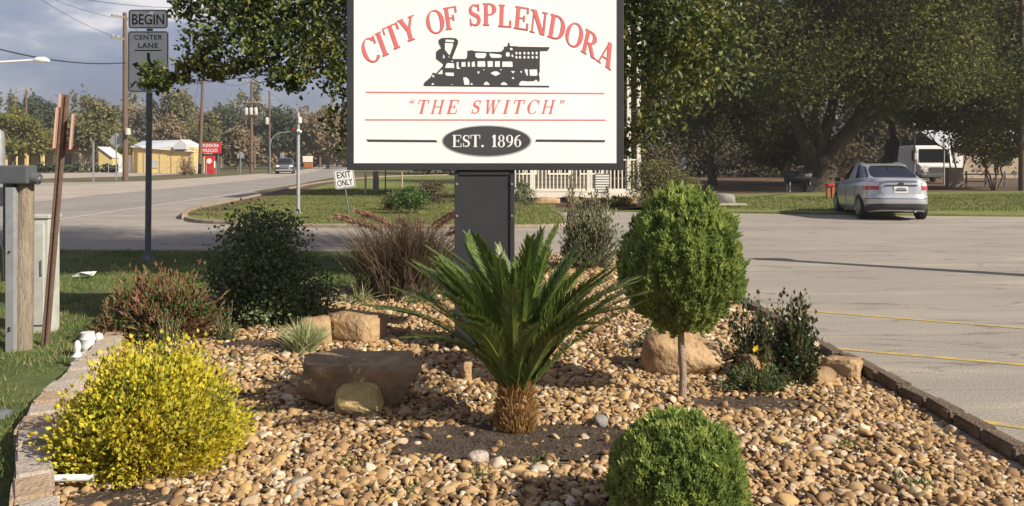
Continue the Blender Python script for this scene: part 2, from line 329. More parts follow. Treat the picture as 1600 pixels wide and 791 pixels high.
def join(*VT):
    vs, ts, o = [], [], 0
    for V, T in VT: vs.append(V); ts.append(T + o); o += len(V)
    return np.concatenate(vs), np.concatenate(ts)
def clump_points(blobs, n, rng, sub=22, sig=.17, shell=.4):
    vol = np.array([b[3] * b[4] * b[5] for b in blobs]) ** .8; vol = vol * np.array([b[6] if len(b) > 6 else 1. for b in blobs]); vol = vol / vol.sum(); out = []
    for b, f in zip(blobs, vol):
        k = max(3, int(n * f / sub)); c = np.array(b[:3]); r = np.array(b[3:6])
        d = unit(rng.normal(size=(k, 3))) * (rng.uniform(size=(k, 1)) ** shell)
        w = rng.uniform(.4, 1.6, k); cnt = np.maximum(1, (w / w.sum() * n * f).astype(int))
        cc = np.repeat(d, cnt, 0); out.append(c + (cc + rng.normal(size=cc.shape) * sig * rng.uniform(.5, 1.3, (len(cc), 1))) * r)
    return np.concatenate(out)
def branch_path(a, b, rng, k=4, wob=.1, sag=0):
    a, b = Vector(a), Vector(b); ln = (b - a).length
    return [a.lerp(b, i / k) + (Vector(rng.normal(size=3) * wob * ln * .3) if 0 < i < k else Vector()) + Vector((0, 0, sag * math.sin(math.pi * i / k) * ln)) for i in range(k + 1)]
def tree(name, label, cat, base, blobs, nleaf, lsize, lmat, bark='bark', r=.2, fork=.4, seed=0, group=None, stems=1, sub=22, twigs=10, sig=.17, shell=.4, asp=.55, part='crown', tpart='trunk', extra=None, axis=None, forkz=None, arch_=.03):
    rng = np.random.default_rng(seed); bx, by = base[:2]; bz = base[2] if len(base) > 2 else 0
    e = empty(name, (bx, by, bz), label, cat, group)
    B = [(b[0] - bx, b[1] - by, b[2] - bz, *b[3:]) for b in blobs]
    mb = MB(); cz = min(b[2] for b in B); fz = fork * max(cz, .1); cx = sum(b[0] for b in B) / len(B) * .25; cy = sum(b[1] for b in B) / len(B) * .25
    fz = forkz or fz; top = Vector((cx, cy, fz)) if not forkz else Vector((cx * .2, cy * .2, fz))
    if stems == 1:
        mb.tube([(0, 0, -.05), (cx * .1, cy * .1, fz * .15), (cx * .5, cy * .5, fz * .55), top], [r * 1.45, r * 1.08, r * .95, r * .9], 10)
    order = sorted(range(len(B)), key=lambda q: (Vector(B[q][:3]) - top).length); depth = {}
    for qi, i in enumerate(order):
        b = B[i]; c = Vector(b[:3]); best = None; bd_ = (c - top).length; dp = 0
        if stems == 1:
            for j in order[:qi]:
                cj = Vector(B[j][:3]); dj = (c - cj).length * 1.25
                if dj < bd_ and depth[j] < 4: bd_ = dj; best = cj; dp = depth[j] + 1
        depth[i] = dp
        st = (best if best is not None else top) if stems == 1 else Vector((rng.normal() * r, rng.normal() * r, 0))
        pth = branch_path(st, c, rng, 5, .12, arch_ if dp == 0 else 0); rr = r * (min(.62, 1.9 / len(B) ** .5) * .62 ** dp if stems == 1 else .35)
        mb.tube(pth, [rr * (1 - .55 * j / 5) for j in range(6)], 6)
        for k in range(twigs):
            d = unit(rng.normal(size=3)) * np.array(b[3:6]) * .85; s = pth[2 + k % 4]
            mb.tube(branch_path(s, c + Vector(d), rng, 3, .15), [rr * .28, rr * .2, rr * .13, rr * .05], 4, False)
    mb.build(tpart, M[bark], e, smooth=True)
    P = clump_points(B, nleaf, rng, sub, sig, shell); P = P[P[:, 2] > .02]
    V, T = leaves(P, lsize, rng, asp, axis=axis)
    npmesh(part, V, T, L[lmat], e)
    if extra: extra(e, rng)
    return e
def shoots(base, ell, ns, rng, up=.5, k=10, start=.35, jitter=.12, over=.12):
    """curved shoots from the base into a half ellipsoid; returns leaf points and axes and paths"""
    pts, ax, paths = [], [], []
    c = np.array(base, float); rx, ry, h = ell
    for i in range(ns):
        th = rng.uniform(0, 2 * math.pi); q = rng.uniform() ** .6; el = rng.uniform(.02, 1); lum_ = 1 + .2 * noise.noise(Vector((math.cos(th) * 1.6 + rx, math.sin(th) * 1.6, el * 2.4)))
        rad = math.sqrt(max(0, 1 - (el - .25) ** 2 / .62)) * (.35 + .65 * q)
        tip = c + np.array([math.cos(th) * rad * rx, math.sin(th) * rad * ry, el * h]) * (1 + rng.uniform(-.05, over)) * lum_
        mid = c + (tip - c) * .5 + np.array([math.cos(th) * rx * .1, math.sin(th) * ry * .1, -h * .05]); p0 = c + rng.normal(size=3) * [rx * .1, ry * .1, 0]
        tip = tip + np.array([0, 0, up * h * .12 * rng.uniform(0, 1)])
        path = [p0 * (1 - t) ** 2 + 2 * t * (1 - t) * mid + t * t * tip for t in np.linspace(0, 1, 5)]; paths.append(path)
        for t in np.linspace(start, 1, k):
            p = p0 * (1 - t) ** 2 + 2 * t * (1 - t) * mid + t * t * tip; d = 2 * (1 - t) * (mid - p0) + 2 * t * (tip - mid)
            pts.append(p + rng.normal(size=3) * jitter * h * .15); ax.append(d)
    return np.array(pts), unit(np.array(ax)), paths

# ---------------------------------------------------------------- SETTING
def sheet(name, pts, z, m, kind='structure', thick=0, label=None):
    mb = MB(); n = len(pts); a = sum(pts[i][0] * pts[(i + 1) % n][1] - pts[(i + 1) % n][0] * pts[i][1] for i in range(n))
    if a < 0: pts = pts[::-1]
    v = [(x, y, z) for x, y in pts]; f = [tuple(range(n))]
    if thick:
        v += [(x, y, z - thick) for x, y in pts]; f += [(i, n + i, n + (i + 1) % n, (i + 1) % n) for i in range(n)]
    mb.add(v, f); o = mb.build(name, m); tag(o, label, None, None, kind); return o
def smoothpoly(pts, k=4, closed=False):
    P = [Vector((*p, 0)) for p in pts]; n = len(P); out = []
    for i in range(n if closed else n - 1):
        p0, p1, p2, p3 = (P[(i - 1) % n], P[i], P[(i + 1) % n], P[(i + 2) % n]) if closed else (P[max(i - 1, 0)], P[i], P[i + 1], P[min(i + 2, n - 1)])
        for j in range(k):
            t = j / k; q = .5 * ((2 * p1) + (p2 - p0) * t + (2 * p0 - 5 * p1 + 4 * p2 - p3) * t * t + (3 * p1 - p0 - 3 * p2 + p3) * t ** 3); out.append((q.x, q.y))
    if not closed: out.append(tuple(P[-1][:2]))
    return out
sheet('ground', [(-900, -60), (900, -60), (900, 1500), (-900, 1500)], -.012, M['ground'])
# paved lot and driveway
lot_far = [G(1600, 339), G(1400, 337), G(1250, 335), G(1130, 333), G(1040, 331), G(950, 331), G(885, 331)]
sheet('parking_lot', [(-40, -8), (60, -8), (60, 23.4)] + lot_far + [(1.2, 24.5), (0, 30), (-8, 36), (-14, 44), (-16, 70), (-40, 50)], 0, M['lot'])
up_edge = [G(-500, 420), G(-200, 352), G(0, 322), G(100, 311), G(200, 301), G(300, 291), G(400, 281), G(470, 272.5), G(500, 266), G(516, 260), G(528, 255)]
lo_edge = [G(-500, 560), G(-200, 398), G(80, 346), G(250, 320), G(400, 298), G(480, 285), G(530, 275), G(552, 266), G(556, 260), G(560, 255)]
sheet('street', smoothpoly(up_edge) + smoothpoly(lo_edge)[::-1], .004, M['street'])
sh_edge = [G(-500, 350), G(-200, 312), G(0, 294), G(200, 285), G(350, 275.5), G(450, 268), G(490, 262), G(510, 257)]
sheet('street_shoulder', smoothpoly(sh_edge) + smoothpoly(up_edge[:-1])[::-1], .008, M['shoulder'])
sw1 = [G(-500, 318), G(-200, 296), G(0, 282), G(200, 276), G(330, 271)]; sw2 = [G(-500, 305), G(-200, 285), G(0, 273), G(200, 269), G(330, 266)]
sheet('sidewalk', smoothpoly(sw1) + smoothpoly(sw2)[::-1], .012, M['shoulder'])
def strip(path, w, z, m, name, n=1):
    Lf, Rt = [], []
    for i, p in enumerate(path):
        a = Vector(path[max(i - 1, 0)]); b = Vector(path[min(i + 1, len(path) - 1)]); d = (b - a).normalized(); nn = Vector((-d.y, d.x)) * w / 2
        Lf.append((p[0] + nn.x, p[1] + nn.y)); Rt.append((p[0] - nn.x, p[1] - nn.y))
    return sheet(name, Lf + Rt[::-1], z, m)
strip(smoothpoly([G(-200, 398), G(80, 346), G(250, 320), G(400, 298), G(480, 285)]), .16, .0085, M['white_line'], 'lane_line')
for a, b in (((1120, 475), (1720, 523)), ((1235, 539), (1800, 588)), ((1503, 655), (1700, 683))):
    pa, pb = G(*a), G(*b); strip([pa, ((pa[0] + pb[0]) / 2, (pa[1] + pb[1]) / 2), pb], .075, .004, M['yellow'], 'parking_line')
# tar strip / patch near the kerb
sheet('asphalt_patch', smoothpoly([G(1376, 612), G(1420, 620), G(1450, 632), G(1400, 640), G(1340, 610)], 3, True), .003, M['patch'])
def kerb(name, path, w, h, m, z=0):
    mb = MB(); n = len(path); b = 0
    for i, p in enumerate(path):
        a = Vector(path[max(i - 1, 0)]); c = Vector(path[min(i + 1, n - 1)]); d = (c - a).normalized(); nn = Vector((-d.y, d.x)) * w / 2
        jz = noise.noise(Vector((p[0], p[1], 3)) * .7) * .015
        for s, hh, ins in ((1, z - .02, 1), (1, z + h - .03, 1), (1, z + h, .8), (-1, z + h, .8), (-1, z + h - .03, 1), (-1, z - .02, 1)):
            mb.v.append((p[0] + nn.x * s * ins, p[1] + nn.y * s * ins, hh + (jz if hh > z else 0)))
    for i in range(n - 1):
        for k in range(5): mb.f.append((i * 6 + k, i * 6 + 6 + k, i * 6 + 7 + k, i * 6 + k + 1))
    mb.f += [tuple(range(6)), tuple((n - 1) * 6 + k for k in range(5, -1, -1))]
    return tag(mb.build(name, m, smooth=False), kind='structure')
# grass island across the driveway
isl_up = [G(293, 345), G(287, 340), G(300, 333), G(340, 323), G(400, 310), G(451, 298), G(500, 288), G(560, 281), G(620, 277), G(700, 275)]
isl_lo = [G(293, 345), G(320, 349), G(400, 352), G(470, 355), G(600, 356.5), G(740, 357), G(860, 356), G(884, 350), G(876, 338), G(862, 333)]
I1 = smoothpoly(isl_up); I2 = smoothpoly(isl_lo)
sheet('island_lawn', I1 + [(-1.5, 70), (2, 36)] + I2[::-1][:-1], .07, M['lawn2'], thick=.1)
kerb('island_kerb', I1[2:], .16, .15, M['kerb'])
kerb('island_low_kerb', I2[0:], .14, .085, M['kerb'])
dirt = smoothpoly(isl_up[1:8]); dd = [(x + .95, y - .1) for x, y in dirt]
sheet('bare_verge', dirt + dd[::-1], .076, M['litter'])
# right hand lawn and leaf litter
sheet('right_lawn', [(60, 23.6), (60, 46)] + [G(1600, 300), G(1400, 301), G(1250, 303), G(1130, 305), G(1060, 308)] + [(4.9, 31)] + [(4.6, 28), G(1000, 331.5)] + [(x, y + .05) for x, y in lot_far[:-1][::-1]], .045, M['lawn2'], thick=.06)
sheet('leaf_litter_ground', [(60, 45.5), (60, 110), (-2, 110), (2, 36), G(1020, 309), G(1130, 304), G(1250, 302), G(1400, 300), G(1600, 299)], .02, M['litter'])
e_ = sheet('back_road', [G(1000, 271), G(1250, 273), G(1600, 276), (90, 68), (90, 76), G(1600, 270), G(1250, 269), G(1000, 268)], .03, M['patch'])
# planting bed
EDG = [(x + .08, y) for x, y in [G(*q, .14) for q in ((150, 552), (128, 572), (98, 600), (70, 630), (52, 660), (50, 720), (54, 790), (57, 860), (60, 960))]]
BED = [(2.62, 2.0), (2.62, 4.5), (2.6, 5.8), (2.5, 6.7), (2.45, 9.3), (2.25, 12), (1.7, 13.6), (.95, 14.1), (.2, 13.4), (-.9, 11.9), (-2.15, 10.1), (-3.0, 9.2), (-3.5, 8.3)] + EDG + [(EDG[-1][0] + .3, 2.0)]
BEDS = smoothpoly(BED, 4, True)
def bedz(x, y):
    return .03 - .05 * min(1, max(0, (x - 2.2) / .35)) + .05 * math.exp(-((x + .1) ** 2 / 5 + (y - 7) ** 2 / 12)) + .012 * noise.noise(Vector((x * 1.3, y * 1.3, 0)))
bedp = np.array(BEDS)
def inside(X, Y, poly=bedp):
    r = np.zeros(len(X), bool); n = len(poly); j = n - 1
    for i in range(n):
        xi, yi = poly[i]; xj, yj = poly[j]
        r ^= ((yi > Y) != (yj > Y)) & (X < (xj - xi) * (Y - yi) / (yj - yi + 1e-12) + xi); j = i
    return r
xs = np.arange(-4, 3.01, .1); ys = np.arange(1.8, 14.6, .1); XX, YY = np.meshgrid(xs, ys); nx = len(xs)
V = np.array([(x, y, bedz(x, y)) for x, y in zip(XX.ravel(), YY.ravel())])
ii = (np.arange(len(ys) - 1)[:, None] * nx + np.arange(nx - 1)[None]).ravel(); Q = np.stack([ii, ii + 1, ii + nx + 1, ii + nx], 1)
cx = V[Q].mean(1); Q = Q[inside(cx[:, 0], cx[:, 1])]
M['fines'] = mat('sandy_fines', (0,0,0), .98, stops=[(.3,(.08,.056,.036)),(.55,(.14,.10,.062)),(.8,(.23,.17,.11))], scale=14, bump=1, bscale=60)
bed = npmesh('planting_bed', V, Q, M['fines'], smooth=True); tag(bed, kind='structure')
# foreground lawn
LAWN = smoothpoly([(-14, -3), (-1.2, -3), (EDG[-1][0] - .1, 2), *[(x - .12, y) for x, y in EDG[::-1][1:]], (-3.6, 8.3), (-3.1, 9.25), (-2.15, 10.05), (-.9, 11.85), (.2, 13.4), (-.6, 14.4), (-3, 14.75), (-6, 14.8), (-9, 15.0), (-14, 15.4)], 4, False)
lawnp = np.array(LAWN)
xs = np.arange(-14, .6, .2); ys = np.arange(-3, 15.6, .2); XX, YY = np.meshgrid(xs, ys); nx = len(xs)
def lawnz(x, y): return .02 + .02 * noise.noise(Vector((x * .8, y * .8, 5)))
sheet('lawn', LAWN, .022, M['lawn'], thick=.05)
rng = np.random.default_rng(5)
n = 150000; gx = rng.uniform(-10.5, .3, n); gy = 3 + 12 * rng.uniform(size=n) ** 1.15
k = inside(gx, gy, lawnp) & ~inside(gx, gy) & (np.abs(gx) < gy * .64 + .5); gx, gy = gx[k], gy[k]
den = np.array([noise.noise(Vector((x * .9, y * .9, 1))) for x, y in zip(gx, gy)]); k = den > rng.uniform(-.55, .0, len(den)); gx, gy = gx[k], gy[k]
P = np.stack([gx, gy, np.full(len(gx), .02)], 1); D = np.stack([rng.normal(size=len(gx)) * .45, rng.normal(size=len(gx)) * .45, np.ones(len(gx))], 1)
V, T = blades(P, D, rng.uniform(.025, .07, len(gx)), .008, rng)
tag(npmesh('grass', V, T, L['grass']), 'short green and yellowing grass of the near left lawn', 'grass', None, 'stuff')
def farblades(name, x0, x1, y0, y1, n, poly, ln, w, z, label):
    gx = rng.uniform(x0, x1, n); gy = rng.uniform(y0, y1, n); k = inside(gx, gy, np.array(poly)); gx, gy = gx[k], gy[k]
    P = np.stack([gx, gy, np.full(len(gx), z)], 1); D = np.stack([rng.normal(size=len(gx)) * .5, rng.normal(size=len(gx)) * .5, np.ones(len(gx))], 1)
    V, T = blades(P, D, rng.uniform(.5, 1.2, len(gx)) * ln, w, rng); tag(npmesh(name, V, T, L['grass_far']), label, 'grass', None, 'stuff')
ISL = I1[6:] + [(-1.5, 60), (2, 34)] + I2[::-1][:-6]
farblades('grass', -9.5, 2, 20, 45, 60000, ISL, .07, .02, .07, 'green grass on the island lawn around the lamp pole')
RL = [(60, 23.8), (60, 44), (4.9, 34), (4.6, 28), (6, 26)]
farblades('grass', 5, 30, 24.5, 40, 50000, [(30, 24.2), (30, 40), (8, 34), (5.2, 30), (5.4, 27.2), (7.5, 26)], .08, .025, .045, 'mown grass strip behind the silver car')

# ---------------------------------------------------------------- gravel
def ico(sub=1):
    bm = bmesh.new(); bmesh.ops.create_icosphere(bm, subdivisions=sub, radius=1)
    V = np.array([v.co[:] for v in bm.verts]); T = np.array([[v.index for v in f.verts] for f in bm.faces]); bm.free(); return V, T
I1V, I1T = ico(2)   # 42 verts, 80 tris
I0V, I0T = ico(1)   # 12 verts, 20 tris
def stone_shapes(V0, k, seed):
    out = []
    for i in range(k):
        V = V0.copy(); r = np.random.default_rng(seed + i)
        for _ in range(8):          # flatten against random planes -> broken, rounded facets
            d = unit(r.normal(size=3)); h = r.uniform(.42, .8); s = V @ d; m = s > h; V[m] -= np.outer((s[m] - h) * .85, d)
        V *= 1 + .085 * r.normal(size=(len(V), 1)); V[:, 1] *= r.uniform(.6, .95); V[:, 2] *= r.uniform(.32, .6); out.append(V)
    return out
rng = np.random.default_rng(11)
soilspots = [(0.05, 4.68, .84, .36), (1.5, 5.42, .46, .17), (.42, 3.75, .25, .1), (-1.75, 3.95, .3, .13), (-2.0, 7.2, .5, .18), (.9, 4.6, .3, .2), (.8, 5.0, .1, .1), (-.2, 8.6, .7, .14), (-1.9, 5.6, .3, .12)]
def soilf(x, y):
    f = np.ones(len(x))
    for a, b, c, d in soilspots:
        q = ((x - a) / c) ** 2 + ((y - b) / d) ** 2; f = np.minimum(f, np.clip((q - .55) * 1.6, 0, 1))
    return f
def scatter(x0, x1, y0, y1, sp, seed):
    r = np.random.default_rng(seed); xs = np.arange(x0, x1, sp); ys = np.arange(y0, y1, sp * .87); X, Y = np.meshgrid(xs, ys); X = X + (np.arange(len(ys)) % 2)[:, None] * sp / 2
    X = (X + r.normal(size=X.shape) * sp * .3).ravel(); Y = (Y + r.normal(size=Y.shape) * sp * .3).ravel(); k = inside(X, Y) & (np.abs(X) < Y * .62 + .4); X, Y = X[k], Y[k]
    k = r.uniform(size=len(X)) < .04 + .96 * soilf(X, Y); return X[k], Y[k], r
def stonesmesh(X, Y, r, size, shapes, T0, layer=0.0):
    n = len(X); s = size * np.exp(r.normal(size=n) * .36); rz = r.uniform(0, 2 * math.pi, n); tx = r.normal(size=n) * .42; ty = r.normal(size=n) * .42
    Z = np.array([bedz(x, y) for x, y in zip(X, Y)]) + s * .10 + layer * r.uniform(size=n)
    c, s_ = np.cos(rz), np.sin(rz); o = np.zeros(n); Rz = np.stack([np.stack([c, -s_, o], -1), np.stack([s_, c, o], -1), np.stack([o, o, o + 1], -1)], 1)
    c, s_ = np.cos(tx), np.sin(tx); Rx = np.stack([np.stack([o + 1, o, o], -1), np.stack([o, c, -s_], -1), np.stack([o, s_, c], -1)], 1)
    c, s_ = np.cos(ty), np.sin(ty); Ry = np.stack([np.stack([c, o, s_], -1), np.stack([o, o + 1, o], -1), np.stack([-s_, o, c], -1)], 1)
    R = Rz @ Rx @ Ry; S = np.array(shapes)[r.integers(0, len(shapes), n)]
    V = np.einsum('nij,nkj->nki', R, S) * s[:, None, None] + np.stack([X, Y, Z], 1)[:, None]
    return V, s, R, Z
S1 = stone_shapes(I1V, 14, 100); S0 = stone_shapes(I0V, 14, 300)
X, Y, r = scatter(-3.8, 2.6, 3.2, 5.9, .0315, 21)
sz = .0235
V, s, R, Z = stonesmesh(X, Y, r, sz, S1, I1T, .014)
# stones that show largest in view become objects of their own
vis = (np.abs(X / Y) < .585) & (HZ + (EYE - Z) / Y * F < 789)
score = np.where(vis, s / Y, 0); big = np.argsort(-score)[:300]
stone_me = []
for q in S1:
    o_me = bpy.data.meshes.new('stone'); o_me.from_pydata([tuple(p) for p in q], [], [tuple(t) for t in I1T.tolist()]); o_me.polygons.foreach_set('use_smooth', [True] * len(I1T)); o_me.materials.append(M['gravel']); stone_me.append(o_me)
for i in big:
    o = link('stone', stone_me[int(i) % len(stone_me)], None, bed); m4 = Matrix(R[i].tolist()).to_4x4(); 
    o.matrix_world = Matrix.Translation((X[i], Y[i], Z[i])) @ m4 @ Matrix.Scale(float(s[i]), 4)
keep = np.ones(len(X), bool); keep[big] = False; V = V[keep]; n = len(V)
V1 = V.reshape(-1, 3); T1 = (I1T[None] + (np.arange(n) * 42)[:, None, None]).reshape(-1, 3)
X, Y, r = scatter(-4, 2.6, 5.85, 14.3, .041, 22); V, s, R, Z = stonesmesh(X, Y, r, .029, S0, I0T, .014)
V2 = V.reshape(-1, 3); T2 = (I0T[None] + (np.arange(len(V)) * 12)[:, None, None]).reshape(-1, 3)
VV, TT = join((V1, T1), (V2, T2))
tag(npmesh('gravel', VV, TT, M['gravel'], bed, smooth=True), kind='stuff')
mq = V4 = None
xs = np.arange(-3.6, 2.6, .04); ys = np.arange(3.3, 9.2, .04); XX, YY = np.meshgrid(xs, ys); nx = len(xs)
jz_ = np.array([noise.noise(Vector((x * 6, y * 6, 2))) for x, y in zip(XX.ravel(), YY.ravel())])
Vm = np.array([(x, y, bedz(x, y) + .012 + .008 * j) for x, y, j in zip(XX.ravel(), YY.ravel(), jz_)])
ii = (np.arange(len(ys) - 1)[:, None] * nx + np.arange(nx - 1)[None]).ravel(); Qm = np.stack([ii, ii + 1, ii + nx + 1, ii + nx], 1); cm = Vm[Qm].mean(1)
Qm = Qm[(soilf(cm[:, 0], cm[:, 1]) + .25 * jz_[Qm[:, 0]] < .45) & inside(cm[:, 0], cm[:, 1])]
us, inv = np.unique(Qm, return_inverse=True)
tag(npmesh('mulch', Vm[us], inv.reshape(Qm.shape), M['soil'], bed, smooth=True), kind='stuff')
# litter on the soil patches
n = 900; sp = np.array(soilspots)[rng.integers(0, len(soilspots), n)]
P = np.stack([sp[:, 0] + rng.normal(size=n) * sp[:, 2] * .6, sp[:, 1] + rng.normal(size=n) * sp[:, 3] * .6, np.full(n, .095)], 1)
P = P[inside(P[:, 0], P[:, 1])]; P[:, 2] = [bedz(x, y) + .01 for x, y in P[:, :2]]
flat = rng.normal(size=P.shape) * [1, 1, .15]
tag(npmesh('leaf_litter', *leaves(P, .035, rng, .3, axis=flat, keep_axis=True, nrm=np.tile([0., 0, 1], (len(P), 1))), L['dead'], bed), kind='stuff')
n = 420; P = np.stack([rng.uniform(-3, 2.5, n), rng.uniform(3.5, 10, n), np.zeros(n)], 1); P = P[inside(P[:, 0], P[:, 1])]; P[:, 2] = [bedz(x, y) + .034 for x, y in P[:, :2]]
fl2 = rng.normal(size=P.shape) * [1, 1, .3]
tag(npmesh('fallen_leaves', *leaves(P, .045, rng, .45, axis=fl2, keep_axis=True, nrm=np.tile([0., 0, 1], (len(P), 1))), L['dead'], bed), kind='stuff')
wc = [(PX(750, 4.2), 4.15), (PX(560, 4.4), 4.35), (PX(640, 4.05), 3.95), (PX(845, 4.3), 4.3), (PX(330, 4.5), 4.5), (PX(1100, 5.0), 5.0), (PX(420, 5.2), 5.2), (PX(1330, 4.6), 4.6), (PX(700, 7.6), 7.6), (-2.1, 6.6), (1.9, 4.1), (1.2, 6.9)]
P = np.concatenate([np.array([[x, y, bedz(x, y) + .02]]) + rng.normal(size=(26, 3)) * [.05, .04, .004] for x, y in wc]); D = rng.normal(size=P.shape) * [.6, .6, .1] + [0, 0, 1]
tag(npmesh('weeds', *blades(P, D, rng.uniform(.03, .075, len(P)), .009, rng, 3, .3), L['green'], bed), kind='stuff')
n = 2600; P = np.stack([rng.uniform(-3, 2.6, n), rng.uniform(3.4, 9, n), np.zeros(n)], 1); P = P[(soilf(P[:, 0], P[:, 1]) < .5) & inside(P[:, 0], P[:, 1])]
P[:, 2] = [bedz(x, y) for x, y in P[:, :2]]
tag(npmesh('soil_crumbs', *leaves(P + [0, 0, .008], .03, rng, .8, fold=.6), M['soil'], bed), kind='stuff')

# edging blocks
edg = empty('stone_edging', (-3.1, 5.5, 0), 'curved row of tan and grey edging blocks beside the left lawn', 'edging')
redg = empty('stone_edging', (2.66, 5, 0), 'low straight row of edging blocks between gravel and parking lot', 'edging')
def rough_block(dx, dy, dz, seed, b=.012, amp=.006):
    bm = bmesh.new(); bmesh.ops.create_cube(bm, size=1); bmesh.ops.scale(bm, vec=(dx, dy, dz), verts=bm.verts)
    bmesh.ops.bevel(bm, geom=bm.edges[:], offset=b, segments=2, affect='EDGES')
    rr = random.Random(seed)
    for v in bm.verts: v.co += Vector((rr.uniform(-1, 1), rr.uniform(-1, 1), rr.uniform(-1, 1))) * amp
    me = bpy.data.meshes.new('block'); bm.to_mesh(me); bm.free(); me.polygons.foreach_set('use_smooth', [False] * len(me.polygons)); return me
def lay(path, parent, ln, w, h, mats, seed):
    rr = random.Random(seed); P = [Vector(p) for p in path]; d = 0; segs = []
    for a, b in zip(P, P[1:]):
        segs.append((a, b, (b - a).length))
    tot = sum(s[2] for s in segs); t = 0; i = 0
    meshes = [rough_block(ln - .012, w, h, seed + q) for q in range(4)]
    while t < tot:
        u = t + ln / 2; k = 0
        while k < len(segs) - 1 and u > segs[k][2]: u -= segs[k][2]; k += 1
        a, b, l = segs[k]; p = a.lerp(b, min(u / l, 1)); dv = b - a
        me = meshes[i % 4]
        if i < 99:
            me = me.copy(); me.materials.append(mats[rr.randrange(len(mats))])
        o = link('block', me, None, parent); o.location = (p.x - parent.location.x + rr.uniform(-.012, .012), p.y - parent.location.y, h / 2 + .0 + rr.uniform(-.01, .012)); o.rotation_euler = (rr.uniform(-.03, .03), rr.uniform(-.04, .04), math.atan2(dv.y, dv.x) + rr.uniform(-.06, .06))
        t += ln + .004; i += 1
EDP = [G(60, 960, .14)] + [G(*q, .14) for q in ((57, 860), (54, 790), (50, 720), (52, 660), (70, 630), (98, 600), (128, 572), (150, 552))] + [(-3.6, 8.3), (-3.1, 9.2), (-2.2, 10.0)]
lay(EDP, edg, .27, .16, .14, [M['block'], M['block'], M['block_tan']], 3)
lay([(2.68, 2.6), (2.7, 4.5), (2.66, 5.9), (2.58, 6.9), (2.52, 9.3), (2.3, 12)], redg, .32, .11, .075, [M['block_shade'], M['block_shade']], 8)

# ---------------------------------------------------------------- rocks
def rock(name, label, cat, px, py, dims, m, seed, rz=0, planes=9, sub=4, sink=.25, amp=.05, group=None, xy=None, flat=None):
    x, y = xy if xy else G(px, py, .06); bm = bmesh.new(); bmesh.ops.create_icosphere(bm, subdivisions=sub, radius=1); r = np.random.default_rng(seed)
    P = np.array([v.co[:] for v in bm.verts]); P = np.sign(P) * np.abs(P) ** .62
    for i in range(planes):
        d = unit(r.normal(size=3) * [1, 1, .7]); h = r.uniform(.62, .92); s_ = P @ d; k = s_ > h; P[k] -= np.outer((s_[k] - h) * .95, d)
    if flat: P[:, 2] = np.minimum(P[:, 2], flat + .05 * P[:, 0])
    for v, p in zip(bm.verts, P):
        q = Vector(p); nn = noise.fractal(q * 1.8 + Vector((seed, 0, 0)), 1, 2, 5); v.co = Vector((q.x * dims[0] / 2, q.y * dims[1] / 2, q.z * dims[2] / 2)) * (1 + amp * nn)
    me = bpy.data.meshes.new(name); bm.to_mesh(me); bm.free(); me.polygons.foreach_set('use_smooth', [True] * len(me.polygons))
    z = bedz(x, y) if inside(np.array([x]), np.array([y]))[0] else .02
    o = link(name, me, m); o.location = (x, y, z + dims[2] / 2 - dims[2] * sink); o.rotation_euler = (0, 0, rz)
    return tag(o, label, cat, group)
def slab(name, label, px, py, dims, m, seed, rz=0, tilt=(0, 0), xy=None, cat='rock'):
    me = rough_block(*dims, seed, b=.02, amp=.008); me.name = name; bm = bmesh.new(); bm.from_mesh(me)
    bmesh.ops.subdivide_edges(bm, edges=[e for e in bm.edges if e.calc_length() > .06], cuts=3, use_grid_fill=True)
    for v in bm.verts: v.co += v.co.normalized() * noise.fractal(v.co * 7 + Vector((seed, 0, 0)), 1, 2, 4) * .014
    bm.to_mesh(me); bm.free(); me.polygons.foreach_set('use_smooth', [True] * len(me.polygons))
    x, y = xy if xy else G(px, py, .06); o = link(name, me, m); o.location = (x, y, bedz(x, y) + dims[2] * .42); o.rotation_euler = (*tilt, rz); return tag(o, label, cat)
rock('boulder', 'large flat dark brown boulder in the gravel left of the sago palm', 'rock', 552, 630, (.90, .56, .46), M['rock_grey'], 5, .12, 12, sink=.22, flat=.72, amp=.13)
rock('stone_lump', 'yellowish rounded stone leaning on the front of the flat boulder', 'rock', 562, 668, (.30, .2, .27), M['rock_yellow'], 9, .3, 8, 3, sink=.3, xy=(PX(562, 5.22), 5.22))
rock('boulder', 'tan boulder behind the trunk of the ball topiary', 'rock', 1072, 598, (.62, .4, .34), M['rock_orange'], 14, -.15, 8, sink=.18, xy=(PX(1070, 6.25), 6.25))
slab('stone_block', 'square orange sandstone block behind the pale grass tuft', 497, 545, (.24, .2, .24), M['rock_orange'], 3, .1, xy=(PX(494, 7.15), 7.15))
slab('stone_block', 'long brown sandstone block between the grass tuft and the sign post', 557, 545, (.46, .26, .24), M['rock_orange'], 4, -.45, xy=(PX(556, 7.3), 7.3))
rock('stone_lump', 'small dark brown stone behind the long sandstone block', 'rock', 0, 0, (.16, .12, .14), M['rock_brown'], 21, 0, 7, 3, xy=(PX(533, 8.0), 8.0))
slab('stone_block', 'flat brown stone block at the right edge of the bed by the dark rose bush', 0, 0, (.27, .2, .14), M['rock_orange'], 8, -.7, xy=(2.42, 6.35))
rock('stone_lump', 'flat pinkish brown stone in front of the block on the right bed edge', 'rock', 0, 0, (.26, .17, .15), M['rock_brown'], 33, .2, 7, 3, xy=(2.12, 5.95))
rock('stone_lump', 'orange stone at the far tip of the bed beside the sign post', 'rock', 0, 0, (.45, .3, .26), M['rock_orange'], 37, .1, 7, 3, xy=(PX(842, 13.1), 13.1))
rock('stone_lump', 'pale rounded stone in the gravel in front of the sago palm', 'rock', 0, 0, (.115, .09, .085), M['block'], 41, .1, 6, 3, xy=(PX(747, 4.35), 4.35))
